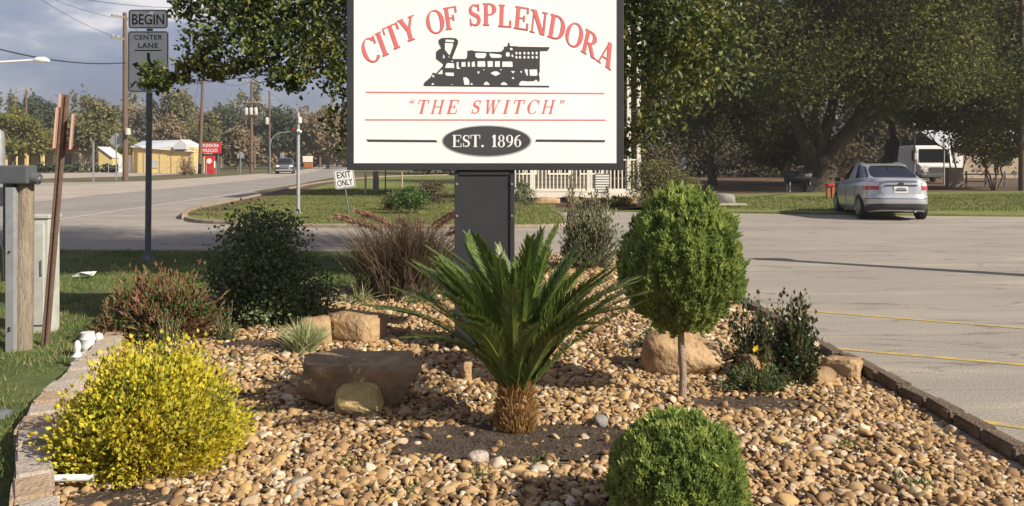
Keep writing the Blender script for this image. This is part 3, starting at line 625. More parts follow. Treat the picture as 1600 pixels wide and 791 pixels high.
rock('stone_lump', 'grey stone on the gravel between sago palm and round clipped bush', 'rock', 0, 0, (.10, .08, .09), M['greyrock'], 43, .6, 6, 3, xy=(PX(936, 4.98), 4.98))
rock('stone_lump', 'upright orange stone standing in the gravel left of the sago palm', 'rock', 0, 0, (.09, .07, .16), M['rock_orange'], 47, .4, 6, 3, sink=.15, xy=(PX(731, 5.9), 5.9))
rock('stone_lump', 'grey brown stone in the gravel below the tan boulder', 'rock', 0, 0, (.24, .17, .15), M['rock_brown'], 52, .4, 6, 3, xy=(PX(1168, 6.3), 6.3))
rock('boulder', 'grey boulder on the grass beyond the lot behind the ball topiary', 'rock', 0, 0, (.95, .6, .5), M['greyrock'], 51, .1, 7, 3, xy=(PX(1127, 29.5), 29.5), sink=.2)
mb = MB(); mb.box((0, 0, .05), (1.15, .35, .06)); o = mb.build('stone_slab', M['shoulder'], loc=(PX(1138, 28.3), 28.3, .05), bevel=.01); tag(o, 'pale flat slab on the grass in front of the grey boulder', 'slab')
for i, (px, w, mt_) in enumerate(((855, 1.1, 'rock_orange'), (902, .8, 'rock_brown'), (952, .9, 'rock_orange'), (985, .7, 'rock_brown'))):
    rock('stone_lump', ['wide orange rock under the left of the white porch rail', 'brown rock under the middle of the white porch rail', 'orange rock under the porch near the striped unit', 'brown rock under the right corner of the porch'][i], 'rock', 0, 0, (w, .5, .36), M[mt_], 60 + i, .1, 7, 3, xy=(PX(px, 29.3), 29.3), sink=.2)

# ---------------------------------------------------------------- lettering
def Rr(x0, y0, x1, y1): return [(x0, y0), (x1, y0), (x1, y1), (x0, y1)]
def Sl(xa, ya, xb, yb, w): return [(xa - w / 2, ya), (xa + w / 2, ya), (xb + w / 2, yb), (xb - w / 2, yb)]
def arc(cx, cy, rx, ry, a0, a1, thin, thick, n=22):
    o, i = [], []
    for k in range(n + 1):
        a = math.radians(a0 + (a1 - a0) * k / n); c, s = math.cos(a), math.sin(a); t = thin + (thick - thin) * abs(c) ** 1.3
        o.append((cx + rx * c, cy + ry * s)); i.append((cx + max(rx - t, .01) * c, cy + max(ry - (thin + (t - thin) * .2), .01) * s))
    return o + i[::-1]
def ribbon(pts, ws):
    a, b = [], []
    for i, p in enumerate(pts):
        q0, q1 = pts[max(i - 1, 0)], pts[min(i + 1, len(pts) - 1)]; dx, dy = q1[0] - q0[0], q1[1] - q0[1]; l = math.hypot(dx, dy) or 1
        nx_, ny_ = -dy / l * ws[i] / 2, dx / l * ws[i] / 2; a.append((p[0] + nx_, p[1] + ny_)); b.append((p[0] - nx_, p[1] - ny_))
    return a + b[::-1]
def sp_S():
    P = []; Wd = []
    for k in range(13):
        a = math.radians(35 + (235) * k / 12); P.append((.31 + .21 * math.cos(a), .745 + .215 * math.sin(a)))
    for k in range(13):
        a = math.radians(90 - (235) * k / 12); P.append((.31 + .23 * math.cos(a), .27 + .235 * math.sin(a)))
    n_ = len(P)
    P = [P[0]] + [((P[i - 1][0] + P[i][0] + P[i + 1][0]) / 3, (P[i - 1][1] + P[i][1] + P[i + 1][1]) / 3) for i in range(1, n_ - 1)] + [P[-1]]
    for i in range(n_): Wd.append(.05 + .12 * math.sin(math.pi * i / (n_ - 1)) ** 1.5)
    return [ribbon(P, Wd), Rr(.50, .66, .55, .99), Rr(.07, .01, .12, .35)]
st = .17; hf = .05
def stemS(x, w=st, y0=0, y1=1): return [Rr(x, y0, x + w, y1), Rr(x - .07, y0, x + w + .07, y0 + hf), Rr(x - .07, y1 - hf, x + w + .07, y1)]
GL = {
 'C': (.82, [arc(.44, .5, .42, .52, 42, 318, .05, .18), Rr(.73, .66, .78, 1.0), ]),
 'O': (.9, [arc(.45, .5, .44, .52, 0, 180, .05, .17), arc(.45, .5, .44, .52, 180, 360, .05, .17)]),
 'I': (.38, stemS(.1)),
 'T': (.78, stemS(.31) + [Rr(.03, .945, .76, .995), Rr(.02, .7, .07, .97), Rr(.72, .7, .77, .97)]),
 'Y': (.85, [Rr(.35, 0, .52, .48), Rr(.26, 0, .61, hf), Sl(.435, .42, .14, 1, .19), Sl(.45, .42, .72, 1, .075), Rr(.0, .95, .3, 1), Rr(.58, .95, .86, 1)]),
 'F': (.72, stemS(.1) + [Rr(.2, .945, .68, .995), Rr(.64, .7, .69, .97), Rr(.2, .47, .5, .52), Rr(.47, .36, .52, .63)]),
 'S': (.62, sp_S()),
 'P': (.74, stemS(.1) + [arc(.33, .73, .37, .27, -90, 90, .05, .17), Rr(.2, .949, .34, .997), Rr(.2, .462, .34, .51)]),
 'L': (.72, stemS(.1) + [Rr(.2, .004, .68, .054), Rr(.63, .03, .68, .32)]),
 'E': (.78, stemS(.1) + [Rr(.2, .945, .7, .995), Rr(.66, .72, .71, .97), Rr(.2, .48, .52, .53), Rr(.49, .37, .54, .64), Rr(.2, .004, .74, .054), Rr(.69, .03, .74, .31)]),
 'N': (.9, [Rr(.13, 0, .19, 1), Rr(.04, 0, .29, hf), Rr(.72, 0, .78, 1), Rr(.6, .95, .87, 1), Sl(.17, 1, .70, .0, .2), Rr(0, .95, .2, 1)]),
 'D': (.86, stemS(.1) + [arc(.36, .5, .46, .5, -90, 90, .05, .17), Rr(.2, .948, .37, .998), Rr(.2, .002, .37, .052)]),
 'R': (.84, stemS(.1) + [arc(.33, .74, .36, .26, -90, 90, .05, .17), Rr(.2, .949, .34, .997), Rr(.2, .482, .34, .53), Sl(.4, .5, .72, .0, .17), Rr(.62, 0, .86, hf)]),
 'A': (.86, [Sl(.12, 0, .42, 1, .06), Sl(.69, 0, .44, 1, .18), Rr(0, 0, .26, hf), Rr(.55, 0, .86, hf), Rr(.22, .3, .62, .35)]),
 'H': (.88, stemS(.1, .13) + stemS(.63, .13) + [Rr(.2, .48, .68, .53)]),
 'W': (1.15, [Sl(.14, 1, .35, 0, .14), Sl(.35, 0, .55, 1, .055), Sl(.55, 1, .76, 0, .14), Sl(.76, 0, .98, 1, .055), Rr(0, .95, .28, 1), Rr(.85, .95, 1.1, 1), Rr(.44, .95, .68, 1)]),
 '1': (.5, [Rr(.19, 0, .37, 1), Rr(.08, 0, .48, hf), Sl(.12, .8, .25, .97, .1)]),
 '8': (.62, [arc(.3, .74, .23, .26, 0, 180, .05, .13), arc(.3, .74, .23, .26, 180, 360, .05, .13), arc(.3, .26, .28, .28, 0, 180, .05, .15), arc(.3, .26, .28, .28, 180, 360, .05, .15)]),
 '9': (.62, [arc(.3, .68, .27, .32, 0, 180, .05, .15), arc(.3, .68, .27, .32, 180, 360, .05, .15), ribbon([(.50, .68), (.50, .45), (.42, .22), (.28, .08), (.1, .02)], [.14, .15, .13, .09, .05])]),
 '6': (.62, [arc(.3, .32, .27, .32, 0, 180, .05, .15), arc(.3, .32, .27, .32, 180, 360, .05, .15), ribbon([(.10, .32), (.10, .55), (.18, .78), (.32, .92), (.5, .98)], [.14, .15, .13, .09, .05])]),
 '.': (.28, [Rr(.06, 0, .23, .17)]),
 '(': (.4, [Sl(.1, .85, .16, 1, .07), Rr(.04, .76, .15, .88), Sl(.27, .85, .33, 1, .07), Rr(.21, .76, .32, .88)]),
 ')': (.4, [Sl(.08, .72, .14, .88, .07), Rr(.05, .86, .16, .98), Sl(.25, .72, .31, .88, .07), Rr(.22, .86, .33, .98)]),
 ' ': (.45, [])}
def glyph(mb, ch, cx, cz, h, bang, uang, y0, wsc=.92, bold=0, d=.0016):
    w, polys = GL[ch]; bx = (math.cos(bang) * h * wsc, math.sin(bang) * h * wsc); ux = (-math.sin(uang) * h, math.cos(uang) * h)
    for i, pl in enumerate(polys):
        pts = [(cx + (x - w / 2) * bx[0] + (y - .5) * ux[0], cz + (x - w / 2) * bx[1] + (y - .5) * ux[1]) for x, y in pl]
        mb.prism(pts, y0 - d - i * .00012, y0)

# ---------------------------------------------------------------- THE TOWN SIGN
SY = 6.8; k_ = SY / F
def SX(px): return (px - 800) * k_
def SZ(py): return EYE - (py - HZ) * k_
x0, x1, zb, zt = SX(542.5), SX(974), SZ(266), 3.72
sgn = empty('town_sign', (SX(757), SY + .15, 0), 'large white illuminated style town sign in a dark frame with red arched lettering', 'sign')
ox, oy = sgn.location.x, sgn.location.y
def sadd(mb, name, m, parent=sgn, smooth=False, bevel=0):
    off = Vector((ox, oy, 0)); mb.v = [(v[0] - ox, v[1] - oy, v[2]) for v in mb.v]; return mb.build(name, m, parent, smooth, bevel)
fw = SX(553.5) - x0
mb = MB()
for a, b, c, d in ((x0, zb, x0 + fw, zt), (x1 - fw * .9, zb, x1, zt), (x0 + fw, zb, x1 - fw * .9, zb + fw), (x0 + fw, zt - fw, x1 - fw * .9, zt)):
    mb.box(((a + c) / 2, SY + .15, (b + d) / 2), (c - a, .34, d - b))
fr_o = sadd(mb, 'frame', M['black_frame'], bevel=.004)
mb = MB(); mb.box(((x0 + x1) / 2, SY + .156, (zb + zt) / 2), (x1 - x0 - fw * 1.8, .34, zt - zb - fw * 1.9)); face = sadd(mb, 'face_panel', M['face'])
fy = SY - .014
mb = MB(); px0, px1 = SX(710), SX(804); mb.box(((px0 + px1) / 2, SY + .16, (zb - .003 + .13) / 2), (px1 - px0, .3, zb - .003 - .13)); sadd(mb, 'post', M['black_frame'], bevel=.006)
mb = MB(); mb.box((px0 + .018, SY + .003, .815), (.03, .012, 1.33)); mb.box((px1 - .018, SY + .003, .815), (.03, .012, 1.33)); mb.box(((px0 + px1) / 2, SY + .003, SZ(270.5)), (px1 - px0 - .08, .012, .025)); sadd(mb, 'post_trim', M['black_frame'])
for px in (725, 789):
    mb = MB(); mb.box((SX(px), SY + .16, .09), (.05, .05, .14)); sadd(mb, 'leg', M['rust'])
for zz in (.35, .75, 1.15, 1.4):
    for px in (714, 800):
        mb = MB(); mb.tube([(SX(px), SY - .003, zz), (SX(px), SY - .010, zz)], .009, 8); sadd(mb, 'bolt', M['galv'])
arch = [('C', 579, 79, 37, 27, 21), ('I', 597, 69, 37, 25, 20), ('T', 614.5, 58, 37, 24, 19), ('Y', 638, 46, 36, 20, 15), ('O', 680, 34.5, 35, 14, 11), ('F', 704.5, 28.5, 34, 10, 8),
        ('S', 741.5, 24, 34, 3, 3), ('P', 765, 23, 34, -1, 0), ('L', 789, 25.5, 34, -4, -2), ('E', 815, 29, 34.5, -9, -5), ('N', 841.5, 35.5, 35, -14, -6), ('D', 870, 43.5, 36, -17, -9), ('O', 897, 55, 35.5, -24, -13), ('R', 922, 69, 36, -29, -13), ('A', 947.5, 85, 36, -34, -16)]
for ch, px, py, h, a, u in arch:
    mb = MB(); mbE = MB()
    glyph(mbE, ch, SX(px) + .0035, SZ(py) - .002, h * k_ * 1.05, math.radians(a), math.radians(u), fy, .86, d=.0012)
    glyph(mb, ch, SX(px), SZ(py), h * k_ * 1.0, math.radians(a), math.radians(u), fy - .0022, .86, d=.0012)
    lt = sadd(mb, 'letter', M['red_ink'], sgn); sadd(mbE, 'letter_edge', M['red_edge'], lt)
def textrow(m, s, xa, xb, ytop, ybot, slant, wsc, gap=.12):
    tot = sum(GL[c][0] for c in s) * 1.0 + gap * (len(s) - 1); h = (ybot - ytop) * k_; sc = (xb - xa) / tot; x = xa
    for c in s:
        w = GL[c][0] * sc; mb = MB(); glyph(mb, c, SX(x + w / 2), SZ((ytop + ybot) / 2), h, 0, math.radians(slant), fy, sc * k_ / h * wsc); x += w + gap * sc
        if c != ' ': sadd(mb, 'quotation_mark' if c in '()' else 'letter', m, sgn)
textrow(M['red_ink'], '(THE SWITCH)', 638, 881, 156, 178.5, -14, .98, .26)
for a, b, ya, yb in ((572, 944, 144.5, 146.5), (571, 946, 187.5, 188)):
    mb = MB(); mb.prism([(SX(a), SZ(ya - 1)), (SX(b), SZ(yb - 1)), (SX(b), SZ(yb + 1)), (SX(a), SZ(ya + 1))], fy - .0015, fy); sadd(mb, 'red_rule', M['red_ink'], sgn)
for a, b in ((573, 683), (838, 946)):
    mb = MB(); s_ = 2 if a < 700 else -2
    mb.prism([(SX(a - .5 * (s_ > 0)), SZ(218)), (SX(b - (1.5 if s_ > 0 else 0)), SZ(219)), (SX(b + (1 if s_ > 0 else -2)), SZ(222.6)), (SX(a + (2.5 if s_ > 0 else -2)), SZ(221.8))], fy - .0015, fy); sadd(mb, 'grey_rule', M['ink'], sgn)
ell = lambda cx, cy, rx, ry, n=48: [(SX(cx + rx * math.cos(2 * math.pi * i / n)), SZ(cy + ry * math.sin(2 * math.pi * i / n))) for i in range(n)]
mb = MB(); mb.prism(ell(760.7, 220.8, 70.3, 25), fy - .001, fy); sadd(mb, 'oval_border', M['ink_edge'], sgn)
mb = MB(); mb.prism(ell(760.5, 220.5, 67.8, 23), fy - .002, fy - .001); sadd(mb, 'oval', M['ink'], sgn)
mb = MB(); fy_s = fy; fy = fy - .002; textrow(M['white_ink'], 'EST. 1896', 707, 815, 211, 230, 0, 1.05, .06); fy = fy_s
# locomotive emblem : outline with holes, traced in the emblem's own units
def cs(o): return SX(650 + o[0] / 7.19), SZ(40 + o[1] / 7.19)
outline = [(85,668),(100,640),(140,605),(165,585),(185,550),(192,527),(205,535),(228,540),(310,448),(300,430),(228,378),(228,300),(262,268),(288,262),(275,235),(256,200),(256,165),(290,143),(380,140),(450,146),(478,175),(470,215),(440,290),(408,372),(420,378),(560,378),(578,355),(580,302),(572,294),(590,287),(625,280),(660,290),(810,298),(945,298),(965,290),(990,262),(988,242),(1030,235),(1034,200),(1042,192),(1052,205),(1056,232),(1120,236),(1128,229),(1138,240),(1500,246),(1500,256),(1475,290),(1392,290),(1390,520),(1380,545),(1390,600),(1385,632),(1368,630),(1362,612),(1345,608),(1330,625),(1260,628),(1185,622),(1155,660),(1165,676),(1495,678),(1495,697),(700,690),(100,682)]
holes = [[(185,550+30),(190,553),(200,550),(214,575),(200,583)],[(172,668),(196,640),(215,668)],[(245,545),(275,515),(300,492),(306,540),(290,550)],[(328,478),(345,430),(365,420),(430,424),(436,480)],[(326,540),(345,527),(430,530),(430,570),(345,566)],
 [(327,195),(420,198),(422,225),(385,332),(375,335),(327,275)],[(333,165),(345,158),(425,162),(435,178),(425,190),(333,184)],[(306,330),(318,328),(327,350),(318,376),(306,370)],[(368,348),(378,345),(384,355),(376,362),(367,358)],[(400,400),(415,392),(428,406),(400,409)],
 [(458,412),(482,408),(484,468),(502,475),(494,490),(458,488)],[(512,412),(560,408),(562,465),(512,465)],[(582,412),(608,408),(610,465),(582,465)],[(628,412),(662,402),(670,465),(628,465)],[(692,402),(780,400),(784,465),(692,466)],[(804,402),(866,400),(868,466),(806,468)],[(887,402),(946,400),(948,466),(888,468)],[(970,405),(1086,405),(1090,468),(970,466)],
 [(668,315),(680,308),(790,310),(795,330),(775,368),(690,368),(668,350)],[(824,312),(950,325),(970,340),(955,365),(850,365),(832,345)],[(1012,308),(1025,300),(1056,305),(1056,350),(1020,352),(1010,340)],[(1072,330),(1090,322),(1098,350),(1085,360),(1074,350)],[(1053,262),(1072,248),(1092,262),(1085,280),(1062,280)],
 [(684,518),(722,516),(705,550)],[(835,538),(880,514),(915,514),(953,540),(895,570)],[(1062,512),(1118,512),(1092,542)],[(1170,520),(1182,506),(1196,520),(1186,540)],[(1078,590),(1092,576),(1106,588),(1100,604),(1082,602)],[(750,495),(778,492),(764,508)],[(940,492),(970,492),(955,510)],
 [(530,585),(570,580),(600,610),(606,668),(545,668)],[(612,662),(628,642),(650,668),(615,668)],[(760,658),(790,628),(815,640),(838,668),(768,669)],[(950,656),(990,632),(1030,656),(1030,670),(960,670)],[(1216,492),(1258,492),(1260,570),(1240,560)],[(1274,494),(1362,492),(1368,550),(1355,568),(1280,566)],[(390,664),(410,660),(430,668),(395,669)]]
for yy in (312, 358):
    for xx in (1130, 1170, 1220, 1265, 1312, 1357): holes.append([(xx + 15 * math.cos(a), yy + 17 * math.sin(a)) for a in np.linspace(0, 2 * math.pi, 9)[:-1]])
cu = bpy.data.curves.new('locomotive_emblem', 'CURVE'); cu.dimensions = '2D'; cu.fill_mode = 'BOTH'; cu.extrude = .0008
for pl in [outline] + holes:
    s_ = cu.splines.new('POLY'); s_.points.add(len(pl) - 1); s_.use_cyclic_u = True
    for q, p in zip(s_.points, pl): a, b = cs(p); q.co = (a, b, 0, 1)
tmp = bpy.data.objects.new('tmp', cu); COL.objects.link(tmp); dg = bpy.context.evaluated_depsgraph_get(); me = bpy.data.meshes.new_from_object(tmp.evaluated_get(dg)); bpy.data.objects.remove(tmp)
me.transform(Matrix.Translation((-ox, fy - .0012 - oy, 0)) @ Matrix.Rotation(math.radians(90), 4, 'X')); me.materials.clear()
link('locomotive_emblem', me, M['ink'], sgn)

def textmesh(txt, h, w, m, parent, loc, rot=(math.radians(90), 0, 0), ext=.0012, name='lettering', bold=0, sp=1.0):
    cu = bpy.data.curves.new(name, 'FONT'); cu.body = txt; cu.align_x = 'CENTER'; cu.align_y = 'CENTER'; cu.extrude = ext; cu.offset = bold; cu.space_character = sp; cu.space_line = .85; cu.resolution_u = 3
    t_ = bpy.data.objects.new('tmp', cu); COL.objects.link(t_); dg = bpy.context.evaluated_depsgraph_get(); me = bpy.data.meshes.new_from_object(t_.evaluated_get(dg)); bpy.data.objects.remove(t_)
    co = np.array([v.co[:] for v in me.vertices]); mn, mxx = co.min(0), co.max(0); c = (mn + mxx) / 2
    for v in me.vertices: v.co = ((v.co.x - c[0]) * w / (mxx[0] - mn[0]), (v.co.y - c[1]) * h / (mxx[1] - mn[1]), v.co.z)
    me.materials.clear(); o = link(name, me, m, parent); o.location = loc; o.rotation_euler = rot; return o
def rrect(w, h, r, n=5, cx=0, cz=0):
    out = []
    for sx, sz, a0 in ((1, 1, 0), (-1, 1, 90), (-1, -1, 180), (1, -1, 270)):
        for i in range(n + 1):
            a = math.radians(a0 + 90 * i / n); out.append((cx + sx * (w / 2 - r) + r * math.cos(a), cz + sz * (h / 2 - r) + r * math.sin(a)))
    return out
def plate(parent, cx, cz, w, h, y, r=.04, bd=.012, ins=.012, backm='sign_refl', name='sign_plate'):
    mb = MB(); mb.prism(rrect(w, h, r, cx=cx, cz=cz), y, y + .004); p = mb.build(name, M[backm], parent)
    mb = MB(); o_ = rrect(w - 2 * ins, h - 2 * ins, r - .01, cx=cx, cz=cz); i_ = rrect(w - 2 * ins - 2 * bd, h - 2 * ins - 2 * bd, max(r - .02, .005), cx=cx, cz=cz); n = len(o_)
    mb.add([(a, y - .001, b) for a, b in o_] + [(a, y - .001, b) for a, b in i_], [(i, (i + 1) % n, n + (i + 1) % n, n + i) for i in range(n)]); mb.build('border', M['black'], p)
    return p
# road sign on post
BY = 13.2; kb = BY / F; bx = PX(229, BY)
bs = empty('road_sign', (bx, BY, 0), 'black on white two plate lane sign BEGIN CENTER LANE on a tall dark post', 'road sign')
mb = MB(); mb.tube([(0, .05, 0), (.03, .05, PZ(20, BY))], .045, 10); mb.build('post', M['galv_dark'], bs, smooth=True)
mb = MB(); mb.lathe([(.11, 0), (.10, .05), (.055, .16), (.05, .2)], 12, (0, .05, 0)); mb.build('base_collar', M['galv_dark'], bs, smooth=True)
cxp = PX(231.5, BY) - bx
p = plate(bs, cxp, PZ(30, BY), 62 * kb, 30 * kb, 0, .05); textmesh('BEGIN', 16.5 * kb, 50 * kb, M['black'], bs, (cxp, -.0015, PZ(30.5, BY)), bold=.01)
p = plate(bs, cxp, PZ(96.5, BY), 64 * kb, 96 * kb, .0, .05)
textmesh('CENTER', 7.6 * kb, 44 * kb, M['black'], bs, (cxp, -.0015, PZ(58.5, BY)), bold=.012, sp=1.1); textmesh('LANE', 8 * kb, 31 * kb, M['black'], bs, (cxp, -.0015, PZ(71.2, BY)), bold=.012, sp=1.1)
mb = MB(); mb.box((cxp, -.0015, PZ(79, BY)), (42 * kb, .001, 1.6 * kb)); mb.build('underline', M['black'], bs)
def bq(x, y): return (PX(x, BY) - bx, PZ(y, BY))
mb = MB()
mb.prism(ribbon([bq(232, 83), bq(232, 92), bq(234.5, 99), bq(241, 103.5), bq(249, 105)], [4.6 * kb] * 5), -.002, -.001)
mb.prism([bq(206, 100), bq(216, 97), bq(215, 101), bq(224, 104), bq(220, 106.5), bq(213.5, 103.5), bq(214, 108.5)], -.0022, -.001)
mb.prism(ribbon([bq(231, 140), bq(231, 128), bq(228, 121), bq(221, 117), bq(214, 115)], [4.6 * kb] * 5), -.002, -.001)
mb.prism([bq(259, 118), bq(249, 114), bq(250, 118), bq(241, 121), bq(245, 123), bq(250, 121), bq(249, 125)], -.0022, -.001)
mb.prism([bq(203, 137), bq(211, 126), bq(213, 128), bq(206, 137)], -.0021, -.001)
mb.build('turn_arrows', M['black'], bs)
for zz in (17.5, 42.5, 52, 141):
    mb = MB(); mb.tube([(cxp, -.004, PZ(zz, BY)), (cxp, -.012, PZ(zz, BY))], .012, 8); mb.build('bolt', M['galv'], bs)
# exit only sign, tilted
EY = 21.6; ke = EY / F; ex = PX(546, EY)
es = empty('exit_sign', (ex, EY, .07), 'small tilted white sign reading EXIT ONLY on a thin green post', 'sign')
es.rotation_euler = (0, math.radians(-8), 0)
mb = MB(); mb.tube([(0, .02, -.05), (0, .02, 1.22)], .022, 6); mb.build('post', M['galv_dark'], es)
plate(es, .02, PZ(279, EY) - .07, 31.5 * ke, 29.5 * ke, 0, .04, .014)
textmesh('EXIT', 10 * ke, 22 * ke, M['black'], es, (.02, -.0015, PZ(272.5, EY) - .07), bold=.012); textmesh('ONLY', 10 * ke, 24 * ke, M['black'], es, (.02, -.0015, PZ(285, EY) - .07), bold=.012)

# ---------------------------------------------------------------- left utility cluster
e = empty('meter_post', (PX(35, 7.15), 7.15, 0), 'weathered wooden post carrying a grey meter box at the left edge', 'post')
mb = MB(); mb.tube([(-.0, 0, -.05), (.01, 0, .5), (.02, 0, 1.0), (.03, 0, 1.41)], [.078, .075, .068, .062], 12); mb.build('wood_post', M['post_wood'], e, smooth=True)
e2 = empty('steel_channel', (PX(13, 7.05), 7.05, 0), 'grey steel channel standing beside the wooden meter post', 'post')
mb = MB(); mb.box((.015, 0, .68), (.07, .02, 1.37)); mb.box((-.02, .025, .68), (.012, .05, 1.37)); mb.box((.05, .025, .68), (.012, .05, 1.37)); mb.build('channel', M['galv'], e2, bevel=.003)
for zz in (.2, .22, .84):
    mb = MB(); mb.tube([(.015, -.01, zz), (.015, -.018, zz)], .009, 8); mb.build('bolt', M['black'], e2)
mb = MB(); mb.box((-.01, -.05, 1.47), (.24, .16, .15)); mb.build('meter_box', M['grey_paint'], e, bevel=.012)
mb = MB(); mb.box((-.09, -.02, 1.12), (.09, .06, .62)); mb.build('conduit_box', M['grey_paint'], e, bevel=.008)
mb = MB(); mb.tube([(.11, -.05, 1.44), (.17, -.05, 1.43)], [.05, .045], 12); mb.tube([(.17, -.05, 1.43), (.185, -.05, 1.43)], [.03, .02], 12); mb.build('side_fitting', M['grey_paint'], e, smooth=True)
mb = MB(); mb.lathe([(.0, 0), (.066, .002), (.07, .03), (.07, .36), (.062, .42), (.03, .445), (.0, .45)], 16, (-.21, -.02, 1.40)); mb.build('meter_can', M['galv'], e, smooth=True)
mb = MB(); mb.tube([(-.3, -.12, 1.15), (-.22, -.12, 1.13), (-.14, -.12, 1.02), (-.1, -.11, .85), (-.1, -.1, .6)], .014, 8); mb.build('cable', M['black'], e, smooth=True)
mb = MB(); mb.box((-.22, .1, 1.28), (.15, .03, .16)); mb.build('back_plate', M['cab_paint'], e, bevel=.01)
c = empty('utility_cabinet', (PX(58, 7.8), 7.8, 0), 'tall pale grey utility cabinet between wooden post and leaning brown post', 'cabinet')
mb = MB(); mb.box((0, .1, .53), (.2, .2, 1.06)); mb.build('cabinet_body', M['cab_paint'], c, bevel=.008)
mb = MB(); mb.box((0, .1, 1.075), (.23, .23, .03)); mb.build('cap', M['cab_paint'], c, bevel=.006)
mb = MB(); mb.box((-.01, -.008, .56), (.15, .016, .92)); d_ = mb.build('door', M['cab_paint'], c, bevel=.004)
mb = MB(); mb.box((.055, -.024, .62), (.014, .014, .14)); mb.build('handle', M['galv'], d_, bevel=.003)
l = empty('sign_post', (PX(70, 7.3), 7.3, 0), 'leaning rusty brown post with bare sign plates seen edge on', 'post'); l.rotation_euler = (0, math.atan2(.175, 2.15), 0)
mb = MB(); mb.box((-.018, 0, 1.05), (.012, .04, 2.2)); mb.box((.018, 0, 1.05), (.012, .04, 2.2)); mb.box((0, .018, 1.05), (.05, .01, 2.2)); mb.box((0, 0, 1.05), (.03, .012, 2.16)); mb.build('channel', M['rust'], l)
for (xx, yy, zz, w, h, a) in ((-.055, .02, 1.86, .3, .34, 1.93), (.055, .05, 1.84, .3, .3, 2.0), (-.03, -.01, 2.09, .14, .11, 1.9)):
    mb = MB(); mb.box((xx, yy, zz), (w, .014, h), a); mb.build('sign_plate', M['pinkply'], l, bevel=.003)
# white ornament near left edging
og = empty('garden_ornament', (PX(121, 6.55), 6.55, .03), 'small white turned ornament with stacked rings by the left edging', 'ornament')
mb = MB(); mb.lathe([(0, 0), (.075, .003), (.08, .03), (.05, .05), (.055, .08), (.07, .1), (.05, .12), (.03, .15), (.045, .2), (.035, .235), (.02, .26), (.0, .27)], 14); mb.build('body', M['shoulder_white'], og, smooth=True); og.scale = (.62, .62, .72)
og = empty('garden_ornament', (PX(137, 6.85), 6.85, .03), 'taller white ringed pot behind the turned white ornament', 'ornament')
mb = MB(); mb.lathe([(0, 0), (.07, .002), (.09, .05), (.075, .07), (.095, .12), (.08, .15), (.1, .2), (.08, .23), (.085, .27), (.0, .272)], 14); mb.build('body', M['shoulder_white'], og, smooth=True); og.scale = (.62, .62, .72)
og = empty('garden_ornament', (PX(154, 6.95), 6.95, .03), 'short white knob shaped ornament beside the ringed pot', 'ornament')
mb = MB(); mb.lathe([(0, 0), (.05, .002), (.06, .08), (.035, .12), (.06, .18), (.05, .22), (.0, .24)], 14); mb.build('body', M['shoulder_white'], og, smooth=True); og.scale = (.62, .62, .72)
mb = MB(); x_, y_ = G(111, 783); mb.tube([(-.1, 0, 0), (.1, .01, 0)], .017, 10); o = mb.build('pipe', M['white'], smooth=True, loc=(x_, 4.04, .105)); tag(o, 'short white plastic pipe lying by the edging at lower left', 'pipe')
mb = MB(); mb.lathe([(0, 0), (.06, .002), (.06, .05), (.045, .06), (0, .062)], 14); o = mb.build('valve_cap', M['galv_dark'], smooth=True, loc=(-3.12, 5.28, .0)); tag(o, 'small round grey valve cap in the grass at left', 'valve cap')
mb = MB(); rr = random.Random(4)
mb.add([(rr.uniform(-.16, .16), rr.uniform(-.12, .12), rr.uniform(0, .09)) for _ in range(14)], [(i, (i + 3) % 14, (i + 5) % 14) for i in range(14)]); o = mb.build('plastic_bag', M['white'], loc=(PX(131, 11.4), 11.4, .03)); tag(o, 'crumpled white plastic scrap on the shaded lawn', 'litter')

